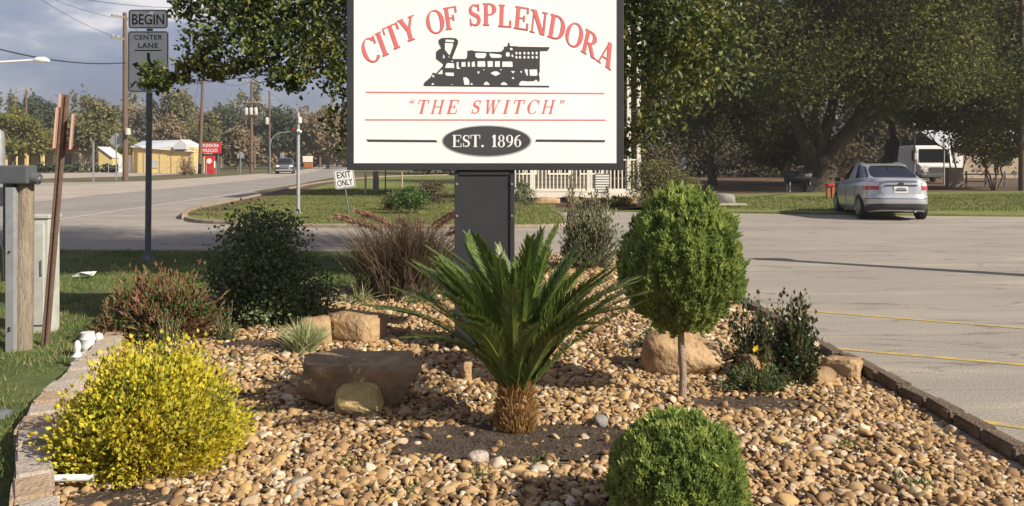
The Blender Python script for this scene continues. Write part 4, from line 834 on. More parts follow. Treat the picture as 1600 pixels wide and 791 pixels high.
# ---------------------------------------------------------------- PLANTS IN THE BED
# sago palm
sg = empty('sago_palm', (PX(806, 4.9), 4.9, .06), 'green sago palm with a fibrous orange trunk in the middle of the bed', 'plant')
rng = np.random.default_rng(77)
mb = MB(); mb.lathe([(.08, -.04), (.092, .03), (.097, .12), (.085, .2), (.06, .25), (.0, .27)], 14); mb.build('trunk', M['rock_orange'], sg, smooth=True)
n = 2400; th = rng.uniform(0, 2 * math.pi, n); z = rng.uniform(-.02, .27, n); rad = .090 - .032 * (z / .27) ** 2
P = np.stack([np.cos(th) * rad, np.sin(th) * rad, z], 1); D = np.stack([np.cos(th) * .55, np.sin(th) * .55, np.full(n, .95)], 1) + rng.normal(size=(n, 3)) * .18
npmesh('trunk_fibre', *blades(P, D, rng.uniform(.045, .095, n), .011, rng), L['fibre'], sg)
def frond_mesh(seed, ln, bend):
    r = np.random.default_rng(seed); pts = []
    for t in np.linspace(0, 1, 13):
        a = bend * t ** 1.6; pts.append((ln * t * math.cos(a * .55), 0, ln * t * math.sin(a * .55) * -1 + ln * .06 * math.sin(math.pi * t)))
    pts = np.array(pts); mb = MB(); mb.tube([tuple(p) for p in pts], [.0075 * (1 - .75 * i / 12) for i in range(13)], 5, False)
    rm = bpy.data.meshes.new('rachis'); rm.from_pydata(mb.v, [], mb.f); rv = np.array(mb.v)
    Vs, Ts, off = [], [], 0; k = 100
    for i in range(k):
        t = .14 + .86 * i / k; f = t * 12; j = min(int(f), 11); p = pts[j] + (pts[j + 1] - pts[j]) * (f - j); d = unit(pts[j + 1] - pts[j])
        l = .15 * (math.sin(math.pi * min(t * .93 + .07, .96)) ** .45) * r.uniform(.9, 1.08) * ln
        for s in (-1, 1):
            ax = unit(d * (.95 + .5 * t) + np.array([0, s, 0]) * .58 + np.array([0, 0, .34])); ax = unit(ax + r.normal(size=3) * .05); w = unit(np.cross(ax, [0, 0, 1])) * .0044
            q = p + ax * l * .5 + np.array([0, 0, .0]); tip = p + ax * l - np.array([0, 0, l * .12])
            Vs += [p - w, p + w, q + w * 1.1, tip, q - w * 1.1]; Ts += [(off, off + 1, off + 2), (off, off + 2, off + 4), (off + 4, off + 2, off + 3)]; off += 5
    Vl = np.array(Vs); Tl = np.array(Ts)
    Tr = np.array([(a, b, c) for a, b, c, d in [q for q in mb.f]] + [(a, c, d) for a, b, c, d in mb.f])
    V, T = join((rv, Tr), (Vl, Tl)); me = bpy.data.meshes.new('frond'); me.from_pydata(V.tolist(), [], T.tolist()); me.materials.append(L['frond']); return me
FM = [frond_mesh(i, 1.0, b) for i, b in enumerate((.06, .2, .32, .12, .42))]
def fronds(parent, count, l0, l1, tmax, z0, seed, name='frond'):
    r = random.Random(seed)
    for i in range(count):
        f = (i + .5) / count; az = i * 2.39996 + r.uniform(-.2, .2); tilt = math.radians(8 + (tmax - 8) * f ** .75 + r.uniform(-4, 4)); ln = l0 + (l1 - l0) * r.random()
        o = link(name, FM[i % 5], None, parent); o.location = (math.cos(az) * .03, math.sin(az) * .03, z0 - .05 * f); o.rotation_euler = (r.uniform(-.25, .25), -(math.pi / 2 - tilt), az); o.scale = (ln,) * 3
fronds(sg, 66, .84, 1.0, 47, .22, 5)
# small sago beyond the sign post
s2 = empty('sago_palm', (PX(848, 11.6), 11.6, .03), 'small low sago plant behind the sign post at the far end of the bed', 'plant'); fronds(s2, 12, .3, .42, 70, .03, 9)
mb = MB(); mb.lathe([(.05, -.02), (.07, .03), (.0, .09)], 10); mb.build('trunk', M['rock_orange'], s2, smooth=True)
# clipped cypress forms
def sprig_form(name, parent, c, rx, ry, rz, n, seed, size=.05, lump=.07, lo=-1.0, egg=0.0):
    r = np.random.default_rng(seed); d = unit(r.normal(size=(n, 3))); d = d[d[:, 2] > lo]; n = len(d)
    lum = np.array([noise.fractal(Vector((q[0] * 5.5, q[1] * 5.5, q[2] * 2.2 + seed)), 1, 2, 3) for q in d]); depth = 1 - .16 * r.uniform(size=n) ** 1.5 - lump * .6 + lump * lum
    sq = 1.0 / (np.abs(d[:, 0]) ** 2.02 + np.abs(d[:, 1]) ** 2.02 + np.abs(d[:, 2]) ** 2.02) ** (1 / 2.02)
    eg = 1 - egg * np.clip(-d[:, 2], 0, 1) ** 1.5 * 1.6; P = d * (depth * sq)[:, None] * [rx, ry, rz] * np.stack([eg, eg, np.where(d[:, 2] > 0, 1 + egg * .8, 1 - egg * .9)], 1) + c
    ax = unit(d * .62 + np.array([0, 0, .85])) + r.normal(size=(n, 3)) * .22
    S = size * r.uniform(.6, 1.35, n) * np.where(r.uniform(size=n) < .035, 1.9, 1); P = P * 1.0; parts = []
    for k in range(3):
        a2 = unit(ax + r.normal(size=(n, 3)) * .30); parts.append(leaves(P + a2 * (S * .3)[:, None], S[0:1].repeat(n) * 0 + S, r, .26, axis=a2, keep_axis=True, jit=0, fold=.35))
    # connect: keep three leaflets separate islands for colour flicker
    V, T = join(*parts); npmesh('foliage', V, T, L['topi'], parent)
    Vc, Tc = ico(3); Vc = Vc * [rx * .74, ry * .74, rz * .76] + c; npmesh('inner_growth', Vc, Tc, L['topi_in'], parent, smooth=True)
# fix size arg
def _lv(P, size, rng, *a, **k): return None
tp = empty('topiary_tree', (PX(1066, 5.5), 5.5, .05), 'clipped cypress topiary with one tall ball crown on a thin pale trunk', 'tree')
mb = MB(); mb.tube([(0, 0, -.03), (.006, 0, .18), (-.006, .005, .36), (-.012, 0, .55), (-.01, 0, .8)], [.027, .023, .022, .02, .016], 10); mb.build('trunk', M['topi_bark'], tp, smooth=True)
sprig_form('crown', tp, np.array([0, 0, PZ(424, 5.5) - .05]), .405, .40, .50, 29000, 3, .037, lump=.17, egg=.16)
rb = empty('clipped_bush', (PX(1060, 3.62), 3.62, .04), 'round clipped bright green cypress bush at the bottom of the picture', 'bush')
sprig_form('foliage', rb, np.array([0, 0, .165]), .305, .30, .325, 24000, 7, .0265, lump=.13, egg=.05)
# golden bush
def shoot_shrub(name, label, cat, base, ell, ns, k, lsize, lm, seed, mid=None, up=.5, inner=0, innermat=None, group=None, asp=.6, twig='twig', start=.35, tr=.006, jitter=.12, over=.12, blobs=None):
    rng = np.random.default_rng(seed); e = empty(name, base, label, cat, group)
    P, A, paths = shoots((0, 0, 0), ell, ns, rng, up, k, start, jitter, over)
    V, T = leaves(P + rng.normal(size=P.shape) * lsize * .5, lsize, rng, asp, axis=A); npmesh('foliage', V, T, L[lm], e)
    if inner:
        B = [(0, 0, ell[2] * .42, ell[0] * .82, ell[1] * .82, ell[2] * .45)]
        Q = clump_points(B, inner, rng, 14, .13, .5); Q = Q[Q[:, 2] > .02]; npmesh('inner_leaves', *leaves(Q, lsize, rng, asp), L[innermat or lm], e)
    mb = MB()
    for p in paths[::max(1, len(paths) // 90)]: mb.tube([tuple(q) for q in p], [tr, tr * .85, tr * .65, tr * .4, tr * .2], 4, False)
    mb.build('stems', M[twig], e); return e
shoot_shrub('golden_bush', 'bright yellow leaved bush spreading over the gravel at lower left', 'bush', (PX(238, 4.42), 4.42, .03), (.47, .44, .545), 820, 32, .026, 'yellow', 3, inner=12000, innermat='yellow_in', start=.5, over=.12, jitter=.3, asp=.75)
# dark shrub
tree('dark_shrub', 'tall dark green shrub with small rounded leaves behind the grass tuft', 'bush', (PX(418, 8.2), 8.2, .03),
     [(PX(412, 8.2), 8.2, .86, .40, .38, .27), (PX(400, 8.2), 8.2, .52, .46, .42, .32), (PX(455, 8.15), 8.15, .36, .38, .36, .30), (PX(375, 8.3), 8.3, .36, .32, .34, .32), (PX(430, 8.1), 8.1, .2, .5, .4, .22)], 17000, .036, 'holly', 'twig', .05, stems=3, seed=4, part='foliage', tpart='stems', sub=16, sig=.2, twigs=7, asp=.75)
shoot_shrub('nandina', 'reddish brown nandina shrub behind the golden bush', 'bush', (PX(255, 7.45), 7.45, .03), (.54, .36, .56), 230, 14, .056, 'nandina', 9, inner=1300, innermat='green', start=.55, asp=.42, over=.1, jitter=.5)
shoot_shrub('nandina', 'low red and green sprout left of the reddish nandina', 'bush', (PX(178, 7.3), 7.3, .03), (.22, .2, .34), 60, 12, .036, 'nandina', 19, inner=350, innermat='green', start=.5, asp=.42)
shoot_shrub('green_sprout', 'small light green leafy sprout between nandina and dark shrub', 'plant', (PX(352, 7.35), 7.35, .03), (.13, .13, .34), 34, 12, .03, 'green', 29, start=.3, asp=.45)
shoot_shrub('green_sprout', 'bright green sprout in front of the nandina behind the golden bush', 'plant', (PX(262, 6.9), 6.9, .03), (.14, .12, .36), 34, 12, .03, 'green', 39, start=.3, asp=.45)
shoot_shrub('rose_bush', 'dark leaved rose bush with a pale bloom by the right bed edge', 'bush', (PX(1242, 5.95), 5.95, .03), (.185, .18, .57), 130, 16, .036, 'rose', 12, inner=1500, innermat='rose', start=.3, asp=.7, over=.1)
shoot_shrub('rose_bush', 'open rose bush with one yellow flower right of the topiary', 'bush', (PX(1180, 6.5), 6.5, .03), (.25, .2, .52), 75, 11, .038, 'rose', 22, inner=250, innermat='rose', start=.45, asp=.7)
shoot_shrub('low_shrub', 'low spreading green shrub on the soil below the rose bushes', 'bush', (PX(1180, 5.72), 5.72, .03), (.28, .15, .2), 90, 10, .028, 'green', 32, inner=300, innermat='rose', start=.4, asp=.6)
shoot_shrub('low_shrub', 'low green growth in the gravel behind the topiary trunk', 'bush', (PX(1030, 6.9), 6.9, .03), (.24, .2, .24), 80, 10, .03, 'green', 33, inner=300, innermat='rose', start=.4, asp=.5)
shoot_shrub('juniper', 'thin grey green juniper behind the topiary at the far bed end', 'bush', (PX(925, 12.3), 12.3, .03), (.46, .34, .98), 200, 16, .065, 'juniper', 42, start=.45, asp=.35, tr=.012, jitter=.4, inner=900)
shoot_shrub('juniper', 'narrow upright green spire left of the grey green juniper', 'bush', (PX(892, 13.2), 13.2, .03), (.1, .1, 1.2), 40, 16, .06, 'juniper', 43, start=.25, asp=.35, tr=.012, inner=200)
shoot_shrub('low_shrub', 'short weedy green clump at the foot of the sign post', 'plant', (PX(822, 12.2), 12.2, .03), (.16, .15, .35), 30, 10, .05, 'juniper', 44, start=.3, asp=.4)
def flower(label, cat, x, y, z, r, m):
    mb = MB()
    for k in range(6):
        a = k * math.pi / 3; c_, s_ = math.cos(a), math.sin(a)
        mb.add([(0, 0, 0), (r * .6 * c_ - r * .35 * s_, -r * .3, r * .6 * s_ + r * .35 * c_), (r * c_, -r * .1, r * s_), (r * .6 * c_ + r * .35 * s_, -r * .3, r * .6 * s_ - r * .35 * c_)], [(0, 1, 2, 3)])
    mb.lathe([(0, -r * .2), (r * .3, 0), (0, r * .2)], 6); o = mb.build('flower', m, loc=(x, y, z)); tag(o, label, cat)
M['yflower'] = mat('yellow_petal', (.8, .55, .05), .6); M['pflower'] = mat('pale_petal', (.75, .62, .5), .6); M['pinkf'] = mat('pink_petal', (.8, .32, .25), .6)
flower('yellow flower on the open rose bush', 'flower', PX(1181, 6.25), 6.25, PZ(545, 6.25), .03, M['yflower'])
flower('pale cream bloom at the top right of the dark rose bush', 'flower', PX(1276, 5.85), 5.85, PZ(537, 5.85), .022, M['pflower'])
flower('pink flower low beside the sign post', 'flower', PX(834, 12.0), 12.0, PZ(390, 12.0), .05, M['pinkf'])
# grasses
def tuft(name, label, base, n, ln, w, spread, lm, seed, droop=.5, plumes=0, rad=.05, dead=0):
    rng = np.random.default_rng(seed); e = empty(name, base, label, 'grass plant'); P = np.concatenate([rng.normal(size=(n, 2)) * rad, np.zeros((n, 1))], 1)
    th = rng.uniform(0, 2 * math.pi, n); q = rng.uniform(size=n) ** .8 * spread; D = np.stack([np.cos(th) * q, np.sin(th) * q, np.ones(n)], 1)
    npmesh('blades', *blades(P, D, rng.uniform(.55, 1.1, n) * ln, w, rng, 5, droop), L[lm], e)
    if plumes:
        V_ = []; A_ = []; mb = MB()
        for i in range(plumes):
            t = rng.uniform(0, 2 * math.pi); qq = rng.uniform(.3, .9) * spread; d = unit(np.array([math.cos(t) * qq, math.sin(t) * qq * .6, 1.0])); l0 = ln * rng.uniform(.85, 1.1)
            pth = [d * l0 * f + np.array([math.cos(t) * .22 * max(0, f - .7) * 3.3 * ln, 0, -.35 * max(0, f - .72) ** 1.4 * ln * 2]) for f in np.linspace(0, 1.18, 12)]
            mb.tube([tuple(p) for p in pth], .004, 4, False)
            for f in np.linspace(0, 1, 60):
                a_ = 7.2 + f * 3.8; j = int(a_); p = pth[min(j, 11)] * (1 - (a_ - j)) + pth[min(j + 1, 11)] * (a_ - j); dd = unit(pth[min(j + 1, 11)] - pth[min(j, 10)])
                for _ in range(4): V_.append(p); A_.append(dd + rng.normal(size=3) * .45)
        mb.build('stalks', M['twig'], e); npmesh('plumes', *blades(np.array(V_), np.array(A_), .065, .016, rng), L['plume'], e)
    return e
tuft('liriope', 'pale variegated grass tuft beside the orange sandstone block', (PX(474, 6.85), 6.85, .05), 800, .40, .010, .85, 'lirio', 3, .30, rad=.035)
tuft('fountain_grass', 'dry purplish brown fountain grass with pink plumes left of the sign post', (PX(630, 9.7), 9.7, .03), 2600, 1.38, .013, .66, 'purple', 5, .33, 0, rad=.16)
tuft('fountain_grass', 'arching pink plumed grass rising behind the dry brown clump', (PX(652, 10.1), 10.1, .03), 900, 1.05, .014, .65, 'purple', 8, .4, 15, rad=.12)
tuft('dry_grass', 'flat straw coloured grass lying left of the brown clump', (PX(560, 9.3), 9.3, .03), 120, .5, .016, 2.4, 'lirio', 6, .35, rad=.06)
tuft('green_tuft', 'low green blades at the foot of the brown clump', (PX(668, 9.2), 9.2, .03), 60, .4, .02, 2.2, 'green', 7, .35, rad=.05)
rng = np.random.default_rng(8)

# ---------------------------------------------------------------- TREES
TY = 10.3
def tb(px, py, Y, rx, ry, rz): return (PX(px, Y), Y, PZ(py, Y), rx, ry, rz)
blobs = [tb(370, 10, 10.2, .62, .8, .62), tb(335, 78, 10.2, .34, .5, .32), tb(415, 48, 10.0, .66, .8, .5), tb(490, 40, 10.3, .7, .9, .62), tb(505, 105, 10.2, .40, .5, .30), tb(538, 150, 10.4, .22, .4, .50), tb(450, -60, 10.2, 1.1, 1, .7), tb(330, -40, 10.3, .6, .6, .5), tb(290, 8, 10.2, .22, .3, .16),
         tb(240, 122, 9.9, .17, .16, .17) + (9,), tb(275, 118, 10, .16, .2, .12) + (5,), tb(305, 100, 10, .2, .2, .16) + (4,), tb(455, 120, 10.1, .3, .3, .16) + (3,), tb(400, 92, 10.1, .3, .3, .14) + (3,), tb(345, 110, 10.1, .2, .3, .1) + (4,), tb(536, 205, 10.4, .10, .2, .26), tb(600, -150, 10.4, 1.5, 1.3, 1.1), tb(760, -120, 10.4, 1.7, 1.4, 1.2), tb(740, 60, 10.6, 1.4, 1.2, .9),
         tb(1030, 60, 10.2, .66, .9, .68), tb(1090, 20, 10, .60, .8, .62), tb(1125, 85, 9.9, .42, .6, .42), tb(1050, 140, 10.1, .5, .6, .34), tb(1010, 195, 10.2, .34, .5, .36), tb(990, 230, 10.2, .16, .3, .2), tb(1155, 130, 9.9, .2, .3, .18), tb(1060, -80, 10.2, 1.1, 1.1, .8), tb(920, -100, 10.4, 1.2, 1.1, .9), tb(900, 60, 10.6, 1.0, 1.0, .9),
         (-1.9, 10.6, 5.6, 1.7, 1.5, 1.0), (.9, 10.6, 5.7, 1.8, 1.6, 1.0), (-.4, 10.8, 7.0, 1.9, 1.7, 1.2), (-3.3, 11.2, 4.9, 1.1, 1.2, .7), (-2.0, 12.4, 4.2, 1.3, 1.2, 1.0), (.8, 12.3, 4.4, 1.5, 1.2, 1.1), (2.5, 11, 6.2, 1.8, 1.6, 1.2), (4.2, 11.5, 7.4, 1.7, 1.6, 1.1), (1.2, 11.5, 8.5, 2.0, 1.8, 1.2), (-1.8, 11.4, 7.2, 1.6, 1.6, 1.1), (3.0, 12.4, 5.4, 1.5, 1.3, 1.0)]
tree('pear_tree', 'broad leafy pear tree directly behind the town sign', 'tree', (PX(762, 10.9), 10.9, 0), blobs, 150000, .076, 'pear', 'bark', .13, .55, 2, sub=15, sig=.22, twigs=8, shell=.45, asp=.62, forkz=2.0, arch_=.10)
OAKB = lambda X0, Y0, W_, H_, zb_, n, seed: [(X0 + W_ * (random.Random(seed * 31 + i).uniform(-.62, .62)), Y0 + W_ * random.Random(seed * 57 + i).uniform(-.5, .5), zb_ + (H_ - zb_) * random.Random(seed * 91 + i).uniform(.12, .88), W_ * random.Random(seed * 11 + i).uniform(.22, .36), W_ * random.Random(seed * 13 + i).uniform(.22, .34), (H_ - zb_) * random.Random(seed * 17 + i).uniform(.16, .26)) for i in range(n)]
def oak_limbs(e, rng):
    for pts, r0 in (([(-.15, 0, .9), (-.5, 0, 2.2), (-1.0, .2, 3.6), (-1.8, .3, 6)], .42), ([(.15, -.05, .9), (.75, -.1, 2.0), (1.7, -.1, 3.2), (2.6, -.1, 4.6), (4.2, 0, 7)], .46), ([(0, .1, 1.2), (.5, .2, 3.0), (.9, .3, 4.6), (1.0, .3, 7)], .34), ([(1.6, -.1, 3.1), (2.9, -.3, 3.7), (4.6, -.3, 4.9)], .2)):
        n = len(pts); MB().tube(smooth3(pts), [r0 * (1 - .5 * i / (4 * (n - 1))) for i in range(4 * (n - 1) + 1)], 10).build('limb', M['bark_dark'], e, smooth=True)
def smooth3(pts):
    P = [Vector(p) for p in pts]; n = len(P); out = []
    for i in range(n - 1):
        p0, p1, p2, p3 = P[max(i - 1, 0)], P[i], P[i + 1], P[min(i + 2, n - 1)]
        for j in range(4):
            t = j / 4; out.append(.5 * ((2 * p1) + (p2 - p0) * t + (2 * p0 - 5 * p1 + 4 * p2 - p3) * t * t + (3 * p1 - p0 - 3 * p2 + p3) * t ** 3))
    return out + [P[-1]]
tree('oak_tree', 'huge spreading oak with a forked leaning trunk left of the silver car', 'tree', (PX(1277, 42), 42, 0), OAKB(18.5, 42, 9, 14, 4.0, 20, 1) + [(14.5, 41, 5.5, 2.2, 2, 1.2), (20, 40, 5.2, 2.4, 2, 1.0), (23.5, 41, 5.2, 2.4, 2, 1.1), (27, 42, 5.4, 2.4, 2, 1.2), (12.6, 41.5, 8, 2, 2, 2), (17.3, 40, 4.6, 1.8, 2, .9), (12.5, 40.5, 5.2, 1.8, 1.8, 1.1)], 95000, .185, 'oak', 'bark_dark', .62, .22, 1, sub=26, sig=.18, twigs=5, forkz=1.7, arch_=.06, extra=oak_limbs)
tree('oak_tree', 'oak with a dark trunk directly behind the roof of the silver car', 'tree', (PX(1385, 50), 50, 0), OAKB(24, 51, 9, 15, 4.8, 16, 2), 52000, .21, 'oak2', 'bark_dark', .42, .4, 2, sub=26, sig=.16, twigs=4)
tree('oak_tree', 'dark tree with a slim trunk deep in the shade right of the porch', 'tree', (PX(1114, 50), 50, 0), OAKB(11, 52, 6.5, 14, 2.8, 15, 3), 50000, .21, 'oak', 'bark_dark', .25, .4, 3, sub=26, sig=.16, twigs=4)
tree('oak_tree', 'large dark oak filling the upper right corner of the picture', 'tree', (30, 44, 0), OAKB(29, 43, 8, 15, 4.4, 16, 4), 60000, .19, 'oak', 'bark_dark', .5, .3, 4, sub=26, sig=.16, twigs=4)
tree('small_tree', 'thin several stemmed tree on the grass edge at far right', 'tree', (PX(1556, 43), 43, 0), [tb(1556, 200, 43, 1.6, 1.2, 1.0), tb(1530, 222, 43, 1.2, 1, .8), tb(1585, 215, 43, 1.3, 1, .9), tb(1560, 240, 43, 1.4, 1, .7), tb(1510, 190, 44, 1.2, 1, .8)], 5200, .17, 'oak2', 'bark', .14, stems=3, seed=6, sub=14, sig=.24)
tree('small_tree', 'low yellowing tree hanging over the white van', 'tree', (PX(1500, 49), 49, 0), [tb(1475, 182, 49, 2.0, 1.4, .9), tb(1525, 212, 49, 1.5, 1.2, 1.0), tb(1430, 178, 49, 1.6, 1.2, .8)], 5200, .2, 'oak2', 'bark', .14, stems=2, seed=16, sub=14, sig=.24)
tree('small_tree', 'young low tree in brown leaf beneath the oaks', 'tree', (PX(1235, 55), 55, 0), [tb(1235, 225, 55, 2.0, 1.5, 1.4), tb(1205, 240, 55, 1.5, 1.2, 1.0)], 5000, .22, 'oak2', 'bark', .12, stems=2, seed=26, sub=14, sig=.24)
tree('shrub', 'rounded olive shrub at the right corner of the white porch', 'bush', (PX(1030, 27.5), 27.5, 0), [tb(1022, 268, 27.5, .8, .7, .42), tb(1050, 285, 27.5, .85, .6, .4), tb(1015, 295, 27.3, .7, .5, .5), tb(1075, 297, 27.3, .4, .4, .3)], 7500, .075, 'olive', 'twig', .08, stems=3, seed=5, part='foliage', tpart='stems', sub=16)
tree('shrub', 'small grey green shrub beside the post under the porch rail', 'bush', (PX(822, 25.5), 25.5, 0), [tb(820, 305, 25.5, .32, .3, .3), tb(818, 292, 25.5, .2, .2, .2)], 1500, .06, 'juniper', 'twig', .04, stems=3, seed=5, part='foliage', tpart='stems')
tree('shrub', 'low dark shrub under the porch beyond the juniper', 'bush', (PX(965, 28.8), 28.8, 0), [tb(968, 315, 28.8, .4, .3, .2)], 800, .07, 'oak', 'twig', .04, stems=2, seed=8, part='foliage', tpart='stems')
# woods far right and behind
rng = np.random.default_rng(90)
def woods(name, label, x0, x1, y, h, n, lm, seed, size, dep=6):
    r = np.random.default_rng(seed); nb = int((x1 - x0) / 3.2); B = []
    for i in range(nb):
        x = x0 + (x1 - x0) * (i + r.uniform(0, 1)) / nb; hh = h * r.uniform(.7, 1.1)
        B.append((x, y + r.uniform(-dep, dep), hh * .68, 2.8, 2.5, hh * .34)); B.append((x + r.uniform(-2, 2), y + r.uniform(-dep, dep), hh * .28, 3, 2.5, hh * .3))
    P = clump_points(B, n, r, 24, .17, .45); P = P[P[:, 2] > 0]
    tag(npmesh(name, *leaves(P, size, r, .6), L[lm]), label, 'woods', None, 'stuff')
woods('woods', 'dark brown woods in deep shade behind the oaks', 6, 62, 78, 14, 70000, 'wood', 1, .42, 3)
woods('undergrowth', 'dark low undergrowth below the woods behind the oaks', 5, 62, 73, 3.2, 26000, 'wood', 11, .3, 1.5)
woods('woods', 'far tree line behind the street and houses', -190, 190, 240, 19, 90000, 'olive', 2, 1.1, 14)
woods('woods', 'brown bare autumn woods behind the street at left', -95, -8, 165, 10.5, 60000, 'brown', 6, .62, 6)
woods('woods', 'green woods behind the porch house', -8, 12, 92, 9, 20000, 'olive', 3, .45, 4)
FT = [ # px centre, half width px, top y, base y, material, label
 (22, 60, 168, 269, 'lime', 'yellow green tree at the far left above the tan building', .2),
 (152, 52, 146, 267, 'olive', 'tall olive tree between leaning post and utility pole', .2),
 (95, 34, 195, 262, 'grey', 'hazy bare tree behind the red roof', .2),
 (232, 36, 152, 262, 'grey', 'grey half bare tree behind the left of the yellow building', .2),
 (285, 40, 138, 261, 'olive', 'high green tree above the yellow building gable', .2),
 (262, 30, 180, 264, 'brown', 'brownish tree just behind the yellow building', .2),
 (345, 34, 163, 262, 'darkg', 'green tree behind the red sign', .2),
 (370, 36, 200, 266, 'brown', 'tan bare autumn tree right of the red sign', .2),
 (438, 48, 164, 264, 'darkg', 'wide dark green tree above the distant car', .15),
 (398, 24, 152, 260, 'grey', 'pale bare tree behind the transformer pole', .2),
 (512, 40, 170, 264, 'brown', 'orange brown autumn tree left of the town sign', .2),
 (545, 22, 200, 264, 'olive', 'green tree just visible beside the sign frame', .2),
 (190, 26, 195, 264, 'lime', 'low yellowish tree behind the utility pole', .2),
 (55, 36, 150, 258, 'darkg', 'dark distant tree behind the far left treetops', .2),
 (325, 20, 175, 264, 'olive', 'narrow green tree between yellow building and red sign', .2)]
for i, (px, hw, ty, by, lm, lab, shl) in enumerate(FT):
    Y = EYE * F / (by - HZ); Y = min(Y, 150); Hh = PZ(ty, Y); Wd = hw / F * Y; r = random.Random(i * 7 + 1); X0 = PX(px, Y)
    B = [(X0 + Wd * r.uniform(-.55, .55), Y + Wd * r.uniform(-.5, .5), Hh * r.uniform(.42, .80), Wd * r.uniform(.35, .5), Wd * .45, Hh * r.uniform(.14, .2)) for _ in range(9)] + [(X0, Y, Hh * .84, Wd * .4, Wd * .4, Hh * .17), (X0, Y, Hh * .45, Wd * .85, Wd * .8, Hh * .2)]
    tree('background_tree', lab, 'tree', (X0, Y, 0), B, 6500 if lm not in ('grey',) else 4200, Y * .0042, lm, 'bark', Wd * .06, .5, i + 40, group=None, sub=20, sig=.19, twigs=3)
# shrubs and items on the island under the sign
for px, py, Yb, w, h, lm, lab in ((640, 300, 24, .55, .5, 'green', 'round green shrub on the island lawn behind the plumes'), (672, 290, 26, .6, .6, 'purple', 'reddish shrub beside the sign post on the island lawn'), (618, 292, 25.5, .4, .4, 'olive', 'small olive shrub at the left end of the island shrubs')):
    tree('shrub', lab, 'bush', (PX(px, Yb), Yb, .07), [(PX(px, Yb), Yb, h * .9, w, w * .8, h * .7)], 1800, .07, lm, 'twig', .04, stems=3, seed=px, part='foliage', tpart='stems')

# ---------------------------------------------------------------- HOUSE WITH PORCH
HY = 30.0
h = empty('porch_house', (1.3, HY, 0), 'house with a white railed raised porch partly hidden behind the town sign', 'house')
def hadd(mb, name, m, parent=h, bevel=0, label=None):
    mb.v = [(v[0] - 1.3, v[1] - HY, v[2]) for v in mb.v]; o = mb.build(name, m, parent, bevel=bevel); return o
xl, xr = -1.7, PX(1001, HY)
mb = MB(); mb.box(((xl + xr) / 2, HY + 1.4, .34), (xr - xl, 2.8, .12)); hadd(mb, 'deck', M['cream'])
WX = 3.7
mb = MB(); mb.box(((xl + WX) / 2, HY + 2.95, 3.9), (WX - xl, .25, 7.2)); wall = hadd(mb, 'wall', M['siding'])
mb = MB()
for i in range(34): mb.box(((xl + WX) / 2, HY + 2.815, .5 + i * .2), (WX - xl, .02, .16))
o = hadd(mb, 'siding_boards', M['siding'])
for xx in (.5, 1.8, 3.0):
    mb = MB(); mb.box((xx, HY + 2.79, 1.7), (.75, .03, 1.3)); wn = hadd(mb, 'window', M['dark_in']); mb = MB()
    for a, b, c_, d_ in ((xx - .41, 1.7, .06, 1.42), (xx + .41, 1.7, .06, 1.42), (xx, 2.38, .76, .06), (xx, 1.02, .76, .06), (xx, 1.7, .04, 1.3)): mb.box((a, HY + 2.765, b), (c_, .03, d_))
    mb.v = [(v[0] - 1.3, v[1] - HY, v[2]) for v in mb.v]; mb.build('frame', M['cream'], wn)
mb = MB(); mb.box(((xl + xr) / 2, HY + 1.4, 7.5), (xr - xl + .6, 3.6, .2)); hadd(mb, 'porch_roof', M['roofing'])
mb = MB(); mb.prism([(xl - .5, 7.62), (xr + .5, 7.62), ((xl + xr) / 2, 9.2)], HY - .3, HY + 6); hadd(mb, 'roof', M['roofing'])
for px in (831, 920, 983, 998.5):
    mb = MB(); w = .13; mb.box((PX(px, HY), HY + .08, 3.9), (w, w, 7.0)); hadd(mb, 'porch_post', M['cream'], bevel=.006)
mb = MB(); mb.box(((xl + xr) / 2, HY + .08, 1.56), (xr - xl, .09, .05)); hadd(mb, 'top_rail', M['cream'])
mb = MB(); mb.box(((xl + xr) / 2, HY + .08, .52), (xr - xl, .06, .06)); hadd(mb, 'bottom_rail', M['cream'])
mb = MB(); mb.box(((xl + xr) / 2, HY - .02, .34), (xr - xl + .02, .05, .18)); hadd(mb, 'fascia', M['cream'])
mb = MB(); mb.box((0, 0, 0), (.04, .04, .98)); bal = None
nb = 46
for i in range(nb):
    x = xl + .1 + (xr - xl - .2) * i / (nb - 1)
    if bal is None: bal = mb.build('baluster', M['cream'], h); o = bal
    else: o = bal.copy(); COL.objects.link(o); o.parent = h
    o.location = (x - 1.3, .08, 1.04)
for xx in (xl + .2, .2, 1.8, 3.2, xr - .15):
    mb = MB(); mb.box((xx, HY + .2, .13), (.2, .2, .28)); hadd(mb, 'pier', M['greyrock'])
un = empty('slatted_unit', (PX(941, 28.9), 28.9, 0), 'white slatted box standing in front of the porch rail', 'box')
mb = MB(); mb.box((0, .2, .78), (.44, .4, .62)); mb.build('casing', M['siding'], un)
for i in range(7):
    mb = MB(); mb.box((0, -.012, .52 + i * .085), (.46, .03, .055)); mb.build('slat', M['white'], un)
mb = MB(); mb.box((0, .2, .42), (.5, .46, .06)); mb.build('stand_top', M['cream'], un)
for a in (-.2, .2):
    mb = MB(); mb.box((a, .2, .2), (.06, .3, .38)); mb.build('leg', M['cream'], un)
# ground cover strip below porch
sheet('porch_rock_bed', [(-1.8, 28.7), (4.6, 28.7), (4.6, 31), (-1.8, 31)], .1, M['litter'], thick=.1)
# porch lamp
o = MB().lathe([(0, 0), (.07, .02), (.08, .28), (.04, .34), (0, .36)], 10).build('porch_lamp', M['white'], smooth=True, loc=(PX(965.5, HY), HY + .0, PZ(33, HY))); 
tag(o, 'small white lamp hanging at the porch beside the sign frame', 'lamp')

